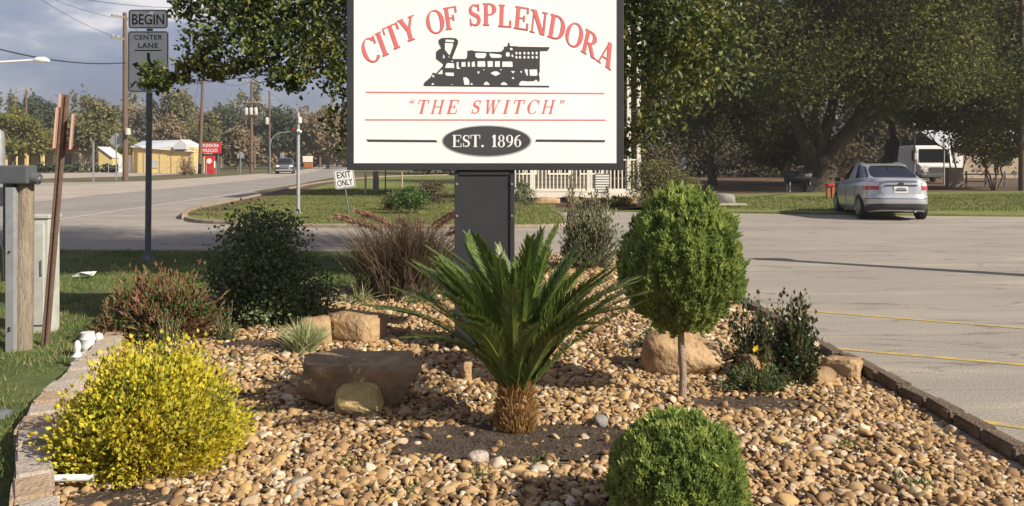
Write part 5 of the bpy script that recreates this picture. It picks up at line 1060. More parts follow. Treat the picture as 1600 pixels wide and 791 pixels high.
# ---------------------------------------------------------------- CARS
def se(u, ar, af, b, nr=4.0, nf=3.2):
    c, s = math.cos(u), math.sin(u); n = nr if c < 0 else nf; a = ar if c < 0 else af
    return (math.copysign(abs(c) ** (2 / n), c) * a, math.copysign(abs(s) ** (2 / 5.2), s) * b)
def lerpn(x, xs_, ys_): return float(np.interp(x, xs_, ys_))
class Car:
    def __init__(s, L_, W_, H_, deck, gh, belt=None):
        s.L, s.W, s.H, s.deck, s.gh = L_, W_, H_, deck, gh
    def low(s, u, f, off=0):     # f 0..1 sill to deck
        f_ = min(max(f, 0), 1); wf = lerpn(f_, [0, .12, .45, .8, .93, 1], [.90, .965, 1.0, .975, .93, .84]); ar = s.L / 2 * lerpn(f_, [0, .1, .3, .42, .5, .85, .95, 1], [.95, .985, 1.0, .995, .972, .958, .95, .925]); af = s.L / 2 * lerpn(f_, [0, .2, .5, .8, 1], [.95, 1, .99, .955, .88])
        x, y = se(u, ar + off, af + off, s.W / 2 * wf + off); dz = lerpn(x / (s.L / 2), s.deck[0], s.deck[1]); zb_ = lerpn(x / (s.L / 2), [-1, -.8, .8, 1], [.27, .2, .18, .22]); return Vector((x, y, zb_ + f * (dz - zb_)))
    def top(s, u, f, off=0):     # greenhouse
        g = s.gh; ff = f; r0, r1, f0, f1 = g['rb'], g['rt'], g['fb'], g['ft']; cxm = (r0 + f0) / 2
        xr_ = r0 + (r1 - r0) * (ff ** .92); xf_ = f0 + (f1 - f0) * (ff ** .95); cx_ = (xr_ + xf_) / 2
        rnd = lerpn(f, [0, .8, .93, 1], [1, 1, .965, .86]); w = (g['wb'] + (g['wt'] - g['wb']) * ff) * rnd
        x, y = se(u, (cx_ - xr_) * rnd + off, (xf_ - cx_) * rnd + off, w / 2 + off, 5.5, 4.5)
        x += cx_; dz = lerpn(x / (s.L / 2), s.deck[0], s.deck[1]) - .03; crown = .05 * (1 - (y / (s.W / 2)) ** 2) * f - .11 * f * ((x - cx_) / max(.1, (xf_ - xr_) / 2)) ** 2 * f ** 3
        return Vector((x, y, dz + f * (s.H - dz - .03) + crown + (off * .2)))
def loft(fn, nf, nu=96, cap=True, fr=(0, 1)):
    mb = MB()
    for i in range(nf + 1):
        f = fr[0] + (fr[1] - fr[0]) * i / nf
        for k in range(nu): mb.v.append(tuple(fn(2 * math.pi * k / nu, f)))
    for i in range(nf):
        for k in range(nu): mb.f.append((i * nu + k, i * nu + (k + 1) % nu, (i + 1) * nu + (k + 1) % nu, (i + 1) * nu + k))
    if cap:
        mb.f.append(tuple(range(nu - 1, -1, -1))); mb.f.append(tuple(nf * nu + k for k in range(nu)))
    return mb
def patchm(fn, u0, u1, f0, f1, off, nu=14, nf=6, edge=None):
    mb = MB()
    for i in range(nf + 1):
        f = f0 + (f1 - f0) * i / nf
        for k in range(nu + 1):
            t = k / nu; a, b = (u0, u1) if edge is None else edge(i / nf, u0, u1)
            mb.v.append(tuple(fn(a + (b - a) * t, f, off)))
    for i in range(nf):
        for k in range(nu): mb.f.append((i * (nu + 1) + k, i * (nu + 1) + k + 1, (i + 1) * (nu + 1) + k + 1, (i + 1) * (nu + 1) + k))
    return mb
def wheel(parent, x, y, r, w, side):
    mb = MB(); mb.tube([(x, y - w / 2, r), (x, y - w / 2 + .02, r), (x, y + w / 2 - .02, r), (x, y + w / 2, r)], [r * .94, r, r, r * .94], 28); wh = mb.build('wheel', M['rubber'], parent, smooth=True)
    mb = MB(); yo = y + side * (w / 2 + .002); mb.tube([(x, yo - .01, r), (x, yo + side * .006 , r)], [r * .64, r * .62], 24); rim = mb.build('rim', M['plastic'], wh, smooth=True)
    mb = MB()
    for k in range(7):
        a = k * 2 * math.pi / 7; M_ = Matrix.Rotation(-a, 3, 'Y'); mb.box((x + math.cos(a) * r * .33, yo + side * .012, r + math.sin(a) * r * .33), (r * .6, .014, r * .13), M=M_)
    mb.tube([(x, yo + side * .004, r), (x, yo + side * .022, r)], r * .12, 12); 
    ring = [(x + math.cos(t) * r * .62, yo + side * .008, r + math.sin(t) * r * .62) for t in np.linspace(0, 2 * math.pi, 25)]; mb.tube(ring, .014, 6, False)
    mb.build('spokes', M['alloy'], wh)
def boolean_wells(o, xs_, W_, r):
    mb = MB()
    for x in xs_:
        for s_ in (-1, 1): mb.tube([(x, s_ * (W_ / 2 - .24), r), (x, s_ * (W_ / 2 + .3), r)], r * 1.13, 32)
    c_ = mb.build('cutter', None); md = o.modifiers.new('b', 'BOOLEAN'); md.operation = 'DIFFERENCE'; md.object = c_; md.solver = 'EXACT'
    dg = bpy.context.evaluated_depsgraph_get(); me = bpy.data.meshes.new_from_object(o.evaluated_get(dg)); o.modifiers.clear(); o.data = me; bpy.data.objects.remove(c_)
    me.polygons.foreach_set('use_smooth', [True] * len(me.polygons)); bm = bmesh.new(); bm.from_mesh(me)
    for e_ in bm.edges: e_.smooth = e_.calc_face_angle(0) < .6
    bm.to_mesh(me); bm.free()
def sedan(label, loc, rz, paint):
    e = empty('parked_car', loc, label, 'car', None, rz)
    C_ = Car(4.35, 1.72, 1.51, ([-1, -.9, -.7, -.55, .3, .45, .9, 1], [1.06, 1.09, 1.09, 1.06, .95, .97, .78, .66]), dict(rb=-1.78, rt=-.78, fb=1.35, ft=.42, wb=1.52, wt=1.13))
    b = loft(lambda u, f: C_.low(u, f), 22).build('body', paint, e, smooth=True); b.parent = None; boolean_wells(b, (-1.28, 1.25), 1.72, .31); b.parent = e
    tp_ = loft(lambda u, f: C_.top(u, f), 14).build('cabin', paint, e, smooth=True)
    pi = math.pi
    patchm(C_.top, pi - .62, pi + .62, .10, .90, .006, nu=24, nf=10, edge=lambda t, a, b_: (a + .22 * abs(2 * t - 1) ** 4, b_ - .22 * abs(2 * t - 1) ** 4)).build('rear_window', M['glass'], e, smooth=True)
    patchm(C_.top, -.75, .75, .10, .88, .006).build('windshield', M['glass'], e, smooth=True)
    for sgn_ in (1, -1):
        u0, u1 = (.72, 1.53), (1.60, 2.42)
        for (a, b_) in (u0, u1):
            A, B_ = (a, b_) if sgn_ > 0 else (-a, -b_)
            patchm(C_.top, A, B_, .14, .84, .006, nu=8).build('side_window', M['glass'], e, smooth=True)
        c_ = (lambda a, b_: (a, b_)) if sgn_ > 0 else (lambda a, b_: (-a, -b_))
        A, B_ = c_(pi - .30, pi - .98); patchm(C_.low, A, B_, .67, .89, .010, nu=16, nf=4).build('tail_light', M['clearlens'], e, smooth=True)
        patchm(C_.low, A, B_ * 1.0, .66, .775, .016, nu=16, nf=3).build('tail_light', M['tail'], e, smooth=True)
        A, B_ = c_(.35, .8); patchm(C_.low, A, B_, .62, .8, .008).build('headlight', M['clearlens'], e, smooth=True)
        mb = MB(); mb.box((.62, sgn_ * .93, 1.0), (.1, .16, .12)); mb.build('mirror', M['plastic'], e, bevel=.03, smooth=True)
        for xx in (.42, -.62):
            mb = MB(); mb.box((xx - .3, sgn_ * .862, .87), (.17, .025, .025)); mb.build('door_handle', paint, e, bevel=.008)
        for xx in (.95, -.02, -.98):
            mb = MB(); mb.tube([(xx, sgn_ * .852, .33), (xx, sgn_ * .866, .6), (xx + (0 if xx > -.5 else -.05), sgn_ * .848, .86)], .004, 4); mb.build('door_seam', M['plastic'], e)
    patchm(C_.low, pi - 1.0, pi + 1.0, .03, .22, .012, nu=40, nf=4, edge=lambda t, a, b_: (a + .12 * t, b_ - .12 * t)).build('lower_bumper', M['plastic'], e, smooth=True)
    patchm(C_.low, pi - .95, pi + .95, .385, .40, .012, nu=40, nf=1).build('bumper_seam', M['plastic'], e, smooth=True)
    for a_ in (pi - .98, pi + .90):
        patchm(C_.low, a_, a_ + .08 , .335, .365, .014, nu=8, nf=1).build('reflector', M['plastic'], e)
    # trunk lid crease lines, plate, badge, lip
    mb = MB(); mb.box((-2.108, 0, .80), (.012, .34, .165)); p_ = mb.build('licence_plate', M['white'], e, bevel=.006)
    textmesh('BX4 K219'[:3] if False else ' ' or '', 1, 1, M['ink'], p_, (0, 0, 0)) if False else None
    mb = MB(); mb.box((-2.117, 0, .84), (.004, .2, .02)); mb.box((-2.117, 0, .79), (.004, .27, .05)); mb.build('plate_marks', M['grey_paint'], p_)
    mb = MB(); mb.tube([(-2.10, -.4, .915), (-2.112, 0, .92), (-2.10, .4, .915)], .014, 6); mb.build('chrome_strip', M['plastic'], e)
    mb = MB(); mb.tube([(-2.10, 0, .945), (-2.125, 0, .945)], .045, 16); o = mb.build('badge', M['navy'], e); o.scale = (1, 1.5, 1)
    mb = MB(); mb.tube([(-2.06, -.62, 1.025), (-2.10, -.3, 1.045), (-2.105, 0, 1.05), (-2.10, .3, 1.045), (-2.06, .62, 1.025)], [.012, .02, .022, .02, .012], 8); mb.build('spoiler_lip', paint, e, smooth=True)
    for s_ in (-1, 1):
        mb = MB(); mb.tube([(-2.045, s_ * .62, 1.0), (-2.085, s_ * .52, .88), (-2.10, s_ * .47, .70), (-2.11, s_ * .40, .66)], .004, 4); mb.build('lid_seam', M['plastic'], e)
        for x in (-1.28, 1.25): wheel(e, x, s_ * .735, .31, .2, s_)
    mb = MB(); mb.tube([(-1.9, -.35, .25), (-2.12, -.35, .25)], .03, 10); mb.build('exhaust', M['galv'], e, smooth=True)
    mb = MB(); mb.box((-1.35, 0, .28), (.18, 1.3, .12)); mb.box((0, 0, .2), (3.2, 1.2, .05)); mb.build('underbody', M['plastic'], e)
    mb = MB(); mb.box((-.95, 0, 1.485), (.12, .03, .035)); mb.build('antenna', M['plastic'], e, bevel=.01)
    return e
hd = math.radians(90 - 7.5)     # heading angle of +x of car
lr = Vector((9.34, 23.05)); ax_ = Vector((math.cos(hd), math.sin(hd))); lf = Vector((-ax_.y, ax_.x)); ctr = lr - lf * .74 + ax_ * 1.28
sedan('silver four door sedan seen from behind on the lot by the grass', (ctr.x, ctr.y, 0), hd, M['silver'])
# distant pickup
def pickup(label, loc, rz):
    e = empty('parked_car', loc, label, 'car', None, rz)
    C_ = Car(4.7, 1.85, 1.72, ([-1, -.5, .3, .5, 1], [1.05, 1.05, 1.05, 1.08, .95]), dict(rb=-1.9, rt=-1.7, fb=1.0, ft=.5, wb=1.65, wt=1.35))
    b = loft(lambda u, f: C_.low(u, f), 12, 48).build('body', M['navy'], e, smooth=True); loft(lambda u, f: C_.top(u, f), 8, 48).build('cabin', M['navy'], e, smooth=True)
    patchm(C_.top, -.75, .75, .1, .88, .01).build('windshield', M['glass'], e)
    for s_ in (-1, 1):
        patchm(C_.top, s_ * 1.0, s_ * 2.1, .12, .85, .01).build('side_window', M['glass'], e)
        mb = MB(); mb.box((2.27, s_ * .68, .82), (.1, .34, .2)); mb.build('headlight', M['clearlens'], e, bevel=.03)
        mb = MB(); mb.box((.9, s_ * 1.0, 1.15), (.12, .18, .18)); mb.build('mirror', M['plastic'], e, bevel=.03)
        for x in (-1.4, 1.45): wheel(e, x, s_ * .82, .37, .24, s_)
    mb = MB(); mb.box((2.33, 0, .8), (.06, .95, .26)); mb.box((2.33, 0, .42), (.12, 1.7, .2)); mb.build('grille', M['alloy'], e, bevel=.02)
    mb = MB(); mb.box((2.37, 0, .8), (.02, .85, .06)); mb.build('grille_bar', M['plastic'], e)
    return e
pickup('dark blue sport utility vehicle approaching far up the street', (PX(446, 92), 92, 0), math.radians(-78))
# white van under the trees
VY = 57
v = empty('delivery_van', (PX(1448, VY), VY, 0), 'white delivery van with a big windshield parked under the trees', 'van', None, math.radians(-101))
mb = MB(); mb.prism([(-3.2, .5), (1.5, .5), (2.5, .55), (2.55, 1.15), (1.75, 1.32), (1.35, 2.35), (1.1, 2.45), (-3.2, 2.45)], -1.05, 1.05); b = mb.build('body', M['white'], v, bevel=.06)
mb = MB(); mb.add([(1.79, -.9, 1.36), (1.79, .9, 1.36), (1.405, .85, 2.22), (1.405, -.85, 2.22)], [(0, 1, 2, 3)]); mb.build('windshield', M['glass'], v)
for s_ in (-1, 1):
    mb = MB(); mb.box((1.95, s_ * 1.2, 1.75), (.1, .16, .42)); mb.build('mirror', M['white'], v, bevel=.03)
    mb = MB(); mb.tube([(1.6, s_ * 1.02, 1.95), (1.95, s_ * 1.2, 1.9)], .02, 6); mb.build('mirror_arm', M['galv'], v)
    mb = MB(); mb.box((2.56, s_ * .75, .85), (.06, .26, .2)); mb.build('headlight', M['clearlens'], v, bevel=.02)
    mb = MB(); mb.box((.9, s_ * 1.055, 1.8), (.8, .02, .7)); mb.build('side_window', M['glass'], v)
    for x in (-2.2, 1.6): wheel(v, x, s_ * .95, .38, .24, s_)
mb = MB(); mb.box((2.57, 0, .9), (.06, .9, .3)); mb.build('grille', M['grey_paint'], v)
mb = MB(); mb.box((2.6, 0, .52), (.16, 2.05, .18)); mb.build('bumper', M['galv_dark'], v, bevel=.03)

# ---------------------------------------------------------------- right background objects
def bench(label, X_, Y_, rz):
    e = empty('picnic_bench', (X_, Y_, 0), label, 'bench', None, rz)
    for i in range(4): mb = MB(); mb.box((0, .25 + i * .04, .62 + i * .16), (1.5, .04, .11)); mb.build('back_slat', M['plank'], e)
    for i in range(4): mb = MB(); mb.box((0, -.3 + i * .13, .46), (1.5, .11, .04)); mb.build('seat_slat', M['plank'], e)
    for s_ in (-.65, .65):
        mb = MB(); mb.box((s_, -.25, .22), (.08, .08, .44)); mb.build('leg', M['plank'], e); mb = MB(); mb.box((s_, .24, .55), (.08, .08, 1.1)); mb.build('leg', M['plank'], e)
    return e
bench('wooden slat bench beside the oak trunk left of the silver car', PX(1305, 46), 46, .1)
e = empty('wooden_ramp', (PX(1322, 45), 45, 0), 'slanting wooden boards rising behind the silver car', 'ramp')
for i in range(3): mb = MB(); mb.box((.1, i * .3, .95), (1.7, .12, .09), M=Matrix.Rotation(-.5, 3, 'Y')); mb.build('board', M['plank'], e)
for s_ in (-.5, .6): mb = MB(); mb.box((s_, .3, .45), (.1, .1, .9)); mb.build('leg', M['plank'], e)
e = empty('smoker_grill', (PX(1247, 41), 41, 0), 'dark barrel smoker grill on wheels under the oak', 'grill')
mb = MB(); mb.tube([(-.6, 0, .72), (-.55, 0, .72), (.55, 0, .72), (.6, 0, .72)], [.26, .3, .3, .26], 18); mb.build('barrel', M['black'], e, smooth=True)
mb = MB(); mb.tube([(-.45, 0, .95), (-.45, 0, 1.45)], .06, 10); mb.build('chimney', M['black'], e); mb = MB(); mb.box((.75, 0, .5), (.35, .4, .4)); mb.build('firebox', M['black'], e, bevel=.02)
for s_ in (-.45, .5):
    for t in (-.22, .22): mb = MB(); mb.box((s_, t, .25), (.05, .05, .5)); mb.build('leg', M['galv'], e)
for t in (-.28, .28): mb = MB(); mb.tube([(.5, t, .17), (.5, t + .05, .17)], .17, 16); mb.build('wheel', M['rubber'], e)
e = empty('orange_stand', (PX(1297, 34), 34, .045), 'small orange stand with a red top left of the silver car', 'stand')
mb = MB(); mb.box((0, 0, .52), (.27, .3, .10)); mb.build('top', M['red'], e, bevel=.02)
for s_ in (-.09, .1): mb = MB(); mb.box((s_, 0, .24), (.1, .16, .46)); mb.build('leg', M['orange'], e, bevel=.01)
mb = MB(); mb.box((0, 0, .55), (.85, .4, 1.1)); o = mb.build('concrete_pillar', M['tanwall'], loc=(PX(1491, 48), 48, .0), bevel=.03); tag(o, 'short tan concrete pillar right of the white van', 'pillar')
e = empty('low_fence', (PX(1550, 47), 47, 0), 'low dark rail fence running to the right edge', 'fence')
for zz in (.35, .75): mb = MB(); mb.box((1.2, 0, zz), (5.4, .05, .07)); mb.build('rail', M['galv_dark'], e)
for i in range(6): mb = MB(); mb.box((-1.4 + i * 1.05, 0, .45), (.07, .07, .9)); mb.build('post', M['galv_dark'], e)
for i, (px, hh, lab) in enumerate(((1429, 3.3, 'thin steel pole standing left of the white van'), (1475, 3.0, 'thin steel pole standing right of the white van'))):
    mb = MB(); mb.tube([(0, 0, 0), (0, 0, hh)], .045, 8); o = mb.build('steel_pole', M['galv'], loc=(PX(px, 52), 52, 0), smooth=True); tag(o, lab, 'pole')
mb = MB(); mb.tube([(0, 0, 0), (0, 0, 11)], [.17, .12], 10); o = mb.build('utility_pole', M['rust'], loc=(PX(1597, 42), 42, 0), smooth=True); tag(o, 'reddish brown wooden pole at the right edge of the picture', 'pole')
mb = MB(); mb.prism([(-3, 0), (4, 0), (4, 2.6), (-3, 2.6)], 0, 5)
sh = empty('shed', (PX(1530, 70), 70, 0), 'low tan shed with a pale metal roof behind the oaks', 'shed'); mb.build('wall', M['tanwall'], sh)
mb = MB(); mb.add([(-3.4, -.6, 2.55), (4.4, -.6, 2.55), (4.4, 3, 4.0), (-3.4, 3, 4.0), (-3.4, 5.6, 2.7), (4.4, 5.6, 2.7)], [(0, 1, 2, 3), (3, 2, 5, 4)]); mb.build('roof', M['metal_roof'], sh)
mb = MB(); mb.box((-1.8, -.02, 1.1), (1.0, .05, 2.1)); mb.build('door', M['white'], sh); mb = MB(); mb.box((2, -.02, 1.5), (1.2, .05, .9)); mb.build('window', M['dark_in'], sh)
e = empty('notice_board', (PX(1066, 58), 58, 0), 'small pale notice board deep in the shade right of the porch', 'sign')
mb = MB(); mb.box((0, 0, 1.3), (.5, .05, .75)); mb.build('board', M['cab_paint'], e); mb = MB(); mb.box((0, .05, .6), (.08, .06, 1.2)); mb.build('post', M['pole_wood'], e)

# ---------------------------------------------------------------- left background: buildings
def part(parent, c, d, name, m, bevel=0):
    mb = MB(); mb.box(c, d); return mb.build(name, M[m], parent, bevel=bevel)
YB = 96; yb = empty('yellow_building', (PX(250, YB), YB, 0), 'long low yellow building with a pale metal roof and small gable', 'building')
def yx(px): return PX(px, YB) - yb.location.x
H0 = PZ(230, YB); part(yb, ((yx(207) + yx(303)) / 2, 3, H0 / 2), (yx(303) - yx(207), 6, H0), 'wall', 'ywall')
mb = MB(); a, b = yx(205), yx(304); mb.add([(a, -.4, H0), (b, -.4, H0 - .55), (b, 6.4, H0 - .4), (a, 6.4, H0 + .0), (a, 3, H0 + .75), (yx(280), 3, H0 + .9)], [(0, 1, 5, 4), (4, 5, 2, 3), (1, 2, 5)]); mb.build('roof', M['metal_roof'], yb)
mb = MB(); mb.prism([(yx(274), H0 - .25), (yx(294), H0 - .25), (yx(294), H0 + .3), (yx(285), PZ(218, YB)), (yx(276), H0 + .3)], -.6, 2); mb.build('gable', M['metal_roof'], yb)
part(yb, ((yx(183) + yx(206)) / 2, 2.5, 1.05), (yx(206) - yx(183), 4, 2.1), 'annex_wall', 'ywall')
for px in (187, 199): part(yb, (yx(px), .47, 1.0), (.62, .06, 1.9), 'door', 'white')
for px in (193, 204): part(yb, (yx(px), .46, 1.05), (.15, .05, 2.1), 'door_frame', 'red')
for px in (225, 250, 268): part(yb, (yx(px), -.03, 1.2), (.12, .05, 2.3), 'downpipe', 'tanwall')
part(yb, (yx(240), -.03, 1.0), (1.0, .05, .9), 'wall_panel', 'cab_paint')
y2 = empty('yellow_shed', (PX(166, 104), 104, 0), 'small yellow gabled shed left of the long yellow building', 'shed')
mb = MB(); mb.prism([(-.9, 0), (.75, 0), (.75, 1.7), (-.0, 2.3), (-.9, 2.9)], 0, 3); mb.build('wall', M['ywall'], y2)
mb = MB(); mb.add([(.85, -.2, 1.68), (.85, 3.2, 1.68), (-1.0, 3.2, 3.05), (-1.0, -.2, 3.05)], [(0, 1, 2, 3)]); mb.build('roof', M['metal_roof'], y2)
tb_ = empty('tan_building', (PX(55, 112), 112, 0), 'tan building with pale columns and a red roof at far left', 'building')
def tx(px): return PX(px, 112) - tb_.location.x
part(tb_, ((tx(-60) + tx(118)) / 2, 4, 1.5), (tx(118) - tx(-60), 6, 3.0), 'wall', 'tanwall')
mb = MB(); mb.add([(tx(-70), -.8, 2.9), (tx(76), -.8, 2.9), (tx(76), 4, 4.3), (tx(-70), 4, 4.3)], [(0, 1, 2, 3)]); mb.build('roof', M['roofing'], tb_)
mb = MB(); mb.prism([(tx(75), 2.75), (tx(114), 2.75), (tx(112), 3.3), (tx(90), 3.6), (tx(88), 4.6), (tx(75), 4.8)], -.9, 6); mb.build('red_roof', M['red'], tb_)
for px in (12, 28, 45, -10, -30, 70): part(tb_, (tx(px), -.5, 1.45), (.35, .35, 2.9), 'column', 'ywall')
for px in (20, 36, 60, 100): part(tb_, (tx(px), .97, 1.5), (.9, .06, 1.3), 'window', 'dark_in')
part(tb_, (tx(84), .9, 1.1), (1.1, .1, 2.1), 'door', 'cream')
# hedges near tan building
for px, w, lab in ((72, 1.6, 'dark low hedge in front of the tan building'), (108, 2.0, 'low hedge under the tall olive tree'), (168, 2.2, 'dark low hedge in front of the yellow shed')):
    tree('hedge', lab, 'hedge', (PX(px, 100), 100, 0), [(PX(px, 100) + d_, 100, .5, w * .5, .6, .5) for d_ in (-w * .5, 0, w * .5)], 900, .3, 'darkg', 'twig', .06, stems=2, seed=px, part='foliage', tpart='stems', twigs=2)
# red school sign and red box
rs = empty('red_sign', (PX(329, 91), 91, 0), 'red board sign with two rows of white capitals beside the utility pole', 'sign')
def rx_(px): return PX(px, 91) - rs.location.x
zz = (PZ(223, 91) + PZ(240, 91)) / 2
part(rs, (0, 0, zz), (rx_(345) - rx_(313), .25, PZ(223, 91) - PZ(240, 91)), 'board', 'red')
textmesh('SPLENDORA', .36, 1.85, M['white_ink'], rs, (0, -.13, zz + .27), bold=.01); textmesh('WILDCATS', .36, 1.6, M['white_ink'], rs, (0, -.13, zz - .25), bold=.01)
part(rs, (0, .02, PZ(242.5, 91)), (1.6, .2, .25), 'dark_panel', 'black')
for px in (317, 341): part(rs, (rx_(px), .02, PZ(240, 91) / 2), (.14, .14, PZ(240, 91)), 'post', 'galv_dark')
rbx = empty('red_cabinet', (PX(328, 89), 89, 0), 'red cabinet with a white round emblem below the red board', 'cabinet')
part(rbx, (0, 0, .95), (.95, .4, 1.9), 'cabinet_body', 'red', .03)
mb = MB(); mb.tube([(0, -.2, 1.35), (0, -.23, 1.35)], .27, 20); mb.build('round_emblem', M['white'], rbx)
part(rbx, (.45, .0, 1.0), (.1, .3, .7), 'side_handle', 'white')
# diamond sign from behind, school sign, others
def signback(label, px, by, Yd, cy, hw, shape, face='galv', cat='road sign', tall=0):
    e = empty('road_sign', (PX(px, Yd), Yd, 0), label, cat); zc = PZ(cy, Yd); w = hw / F * Yd
    pts = {'d': [(0, w), (w, 0), (0, -w), (-w, 0)], 'p': [(0, w), (w, w * .3), (w, -w), (-w, -w), (-w, w * .3)], 'r': [(-w, w * 1.3), (w, w * 1.3), (w, -w * 1.3), (-w, -w * 1.3)]}[shape]
    mb = MB(); mb.prism([(a, b + zc) for a, b in pts], 0, .03); mb.build('sign_plate', M[face], e)
    mb = MB(); mb.box((0, -.03, (zc + w) / 2), (.07, .05, zc + w * .9)); mb.build('post', M['galv'], e); return e
signback('grey back of a diamond road sign across the street', 182, 262, 62, 219.5, 12.5, 'd')
signback('small pentagon sign beyond the red board', 376, 270, 88, 242, 5.5, 'p')
signback('small rectangular sign above the distant vehicle', 441, 266, 110, 243, 3.2, 'r')
e = empty('steel_post', (PX(146, 60), 60, 0), 'thin bare grey post beside the olive tree across the street', 'post'); mb = MB(); mb.box((0, 0, 1.4), (.1, .06, 2.8)); mb.build('post', M['galv'], e)
ob = empty('low_sign', (PX(481, 108), 108, 0), 'low pale board over an orange box far down the street', 'sign')
part(ob, (0, 0, 1.55), (1.2, .15, .75), 'board', 'cream'); part(ob, (.1, 0, .8), (1.0, .4, .55), 'orange_box', 'orange'); part(ob, (-.5, 0, .6), (.08, .08, 1.2), 'leg', 'galv'); part(ob, (.5, 0, .6), (.08, .08, 1.2), 'leg', 'galv')
# utility poles
def upole(label, px, Yd, top_y, lean=0, arms=(), trans=(), r=.17, m='pole_wood', armw=2.2, rza=.35):
    e = empty('utility_pole', (PX(px, Yd), Yd, 0), label, 'utility pole', 'wooden utility poles along the street'); Hh = PZ(top_y, Yd)
    mb = MB(); mb.tube([(0, 0, 0), (lean * .5, 0, Hh * .5), (lean, 0, Hh)], [r, r * .85, r * .65], 10); mb.build('pole', M[m], e, smooth=True)
    for i, ay in enumerate(arms):
        z = PZ(ay, Yd); M_ = Matrix.Rotation(rza, 3, 'Z'); mb = MB(); mb.box((lean * z / Hh, -.15, z), (armw, .1, .12), M=M_); a_ = mb.build('crossarm', M['post_wood'], e)
        for s_ in (-.9, -.45, .45, .9): mb = MB(); q = M_ @ Vector((s_ * armw / 2, 0, 0)); mb.lathe([(.04, .06), (.06, .12), (.04, .2), (0, .22)], 8, (lean * z / Hh + q.x, -.15 + q.y, z)); mb.build('insulator', M['cab_paint'], a_)
    for (dx, ty) in trans:
        z = PZ(ty, Yd); mb = MB(); mb.lathe([(0, 0), (.2, .01), (.22, .05), (.22, .75), (.15, .85), (0, .9)], 12, (lean + dx, -.2, z - .45)); mb.build('transformer', M['cab_paint'], e, smooth=True)
    return e
upole('tall brown utility pole across the street beside the diamond sign', 196, 62, 20, -.05, (28, 62), (), .2, rza=1.2)
upole('leaning utility pole standing left of the red board sign', 312, 90, 112, .35, (), (), .2)
upole('utility pole with a pair of white transformers right of the red sign', 393, 100, 126, 0, (128, 160), ((-.55, 174), (0, 174), (.55, 174)), .2, armw=2.0, rza=.1)
upole('slim utility pole with one transformer left of the distant vehicle', 421, 104, 142, 0, (156,), ((-.25, 189),), .15, armw=1.6, rza=.1)
upole('distant pole standing at the autumn tree left of the town sign', 500, 150, 176, 0, (186,), (), .2, armw=2)
upole('far pole rising above the leafy crown behind the leaning post', 41, 120, 140, 0, (142,), (), .2, armw=2)
for px, ty, dd, lab in ((197, 211, .35, 'grey'),):
    pass
tf = MB().lathe([(0, 0), (.2, .02), (.2, .45), (0, .5)], 12).build('meter_housing', M['cab_paint'], smooth=True, loc=(PX(199.5, 61.6), 61.6, PZ(211, 61.6))); tag(tf, 'small white canister fixed to the tall brown utility pole', 'canister')
e = empty('street_lamp', (PX(-70, 39), 39, 0), 'street lamp with a long pale arm reaching in from the left edge', 'street lamp')
mb = MB(); mb.tube([(0, 0, 0), (0, 0, PZ(100, 39))], [.12, .08], 10); mb.build('pole', M['galv'], e, smooth=True)
mb = MB(); mb.tube([(0, 0, PZ(102, 39)), (1.6, 0, PZ(98, 39)), (3.6, 0, PZ(94, 39))], .05, 8); mb.build('arm', M['white'], e, smooth=True)
mb = MB(); mb.tube([(3.55, 0, PZ(94, 39)), (3.7, 0, PZ(93.6, 39)), (4.05, 0, PZ(94, 39)), (4.25, 0, PZ(95, 39))], [.06, .13, .14, .06], 12); mb.build('lamp_head', M['white'], e, smooth=True)
# camera pole on the island
e = empty('lamp_pole', (PX(466, 24.2), 24.2, .07), 'slim galvanised pole with small white fittings on the island lawn', 'pole')
mb = MB(); mb.tube([(0, 0, 0), (0, 0, PZ(176, 24.2) - .07)], [.055, .045], 12); mb.build('pole', M['galv'], e, smooth=True)
mb = MB(); mb.lathe([(.13, 0), (.12, .03), (.07, .05), (.06, .1)], 12); mb.build('base_flange', M['galv'], e, smooth=True)
mb = MB(); mb.box((.055, -.02, PZ(188, 24.2) - .07), (.07, .1, .17)); mb.build('fitting', M['white'], e, bevel=.01); mb = MB(); mb.tube([(0, -.05, PZ(205, 24.2) - .07), (.1, -.09, PZ(206, 24.2) - .07)], [.05, .035], 10); mb.build('camera', M['white'], e, smooth=True)
# traffic signal on mast arm
e = empty('traffic_signal', (PX(421.5, 97), 97, 0), 'traffic signal hanging from a curved mast arm over the street', 'traffic signal')
mb = MB(); mb.tube([(0, 0, 0), (0, 0, 3.6)], .12, 8); mb.build('pole', M['galv_dark'], e, smooth=True)
mb = MB(); mb.tube([(0, 0, 3.0), (.2, 0, 3.8), (.9, 0, 4.45), (2.0, 0, 4.6), (2.7, 0, 4.65)], .06, 8); mb.build('mast_arm', M['galv'], e, smooth=True)
mb = MB(); mb.box((2.75, -.1, 4.6), (.35, .25, 1.05)); sgh = mb.build('signal_head', M['black'], e, bevel=.02)
for i in range(3): mb = MB(); mb.tube([(2.75, -.23, 4.93 - i * .32), (2.75, -.32, 4.93 - i * .32)], .12, 12); mb.build('lens', M['red' if i == 0 else 'plastic'], sgh)
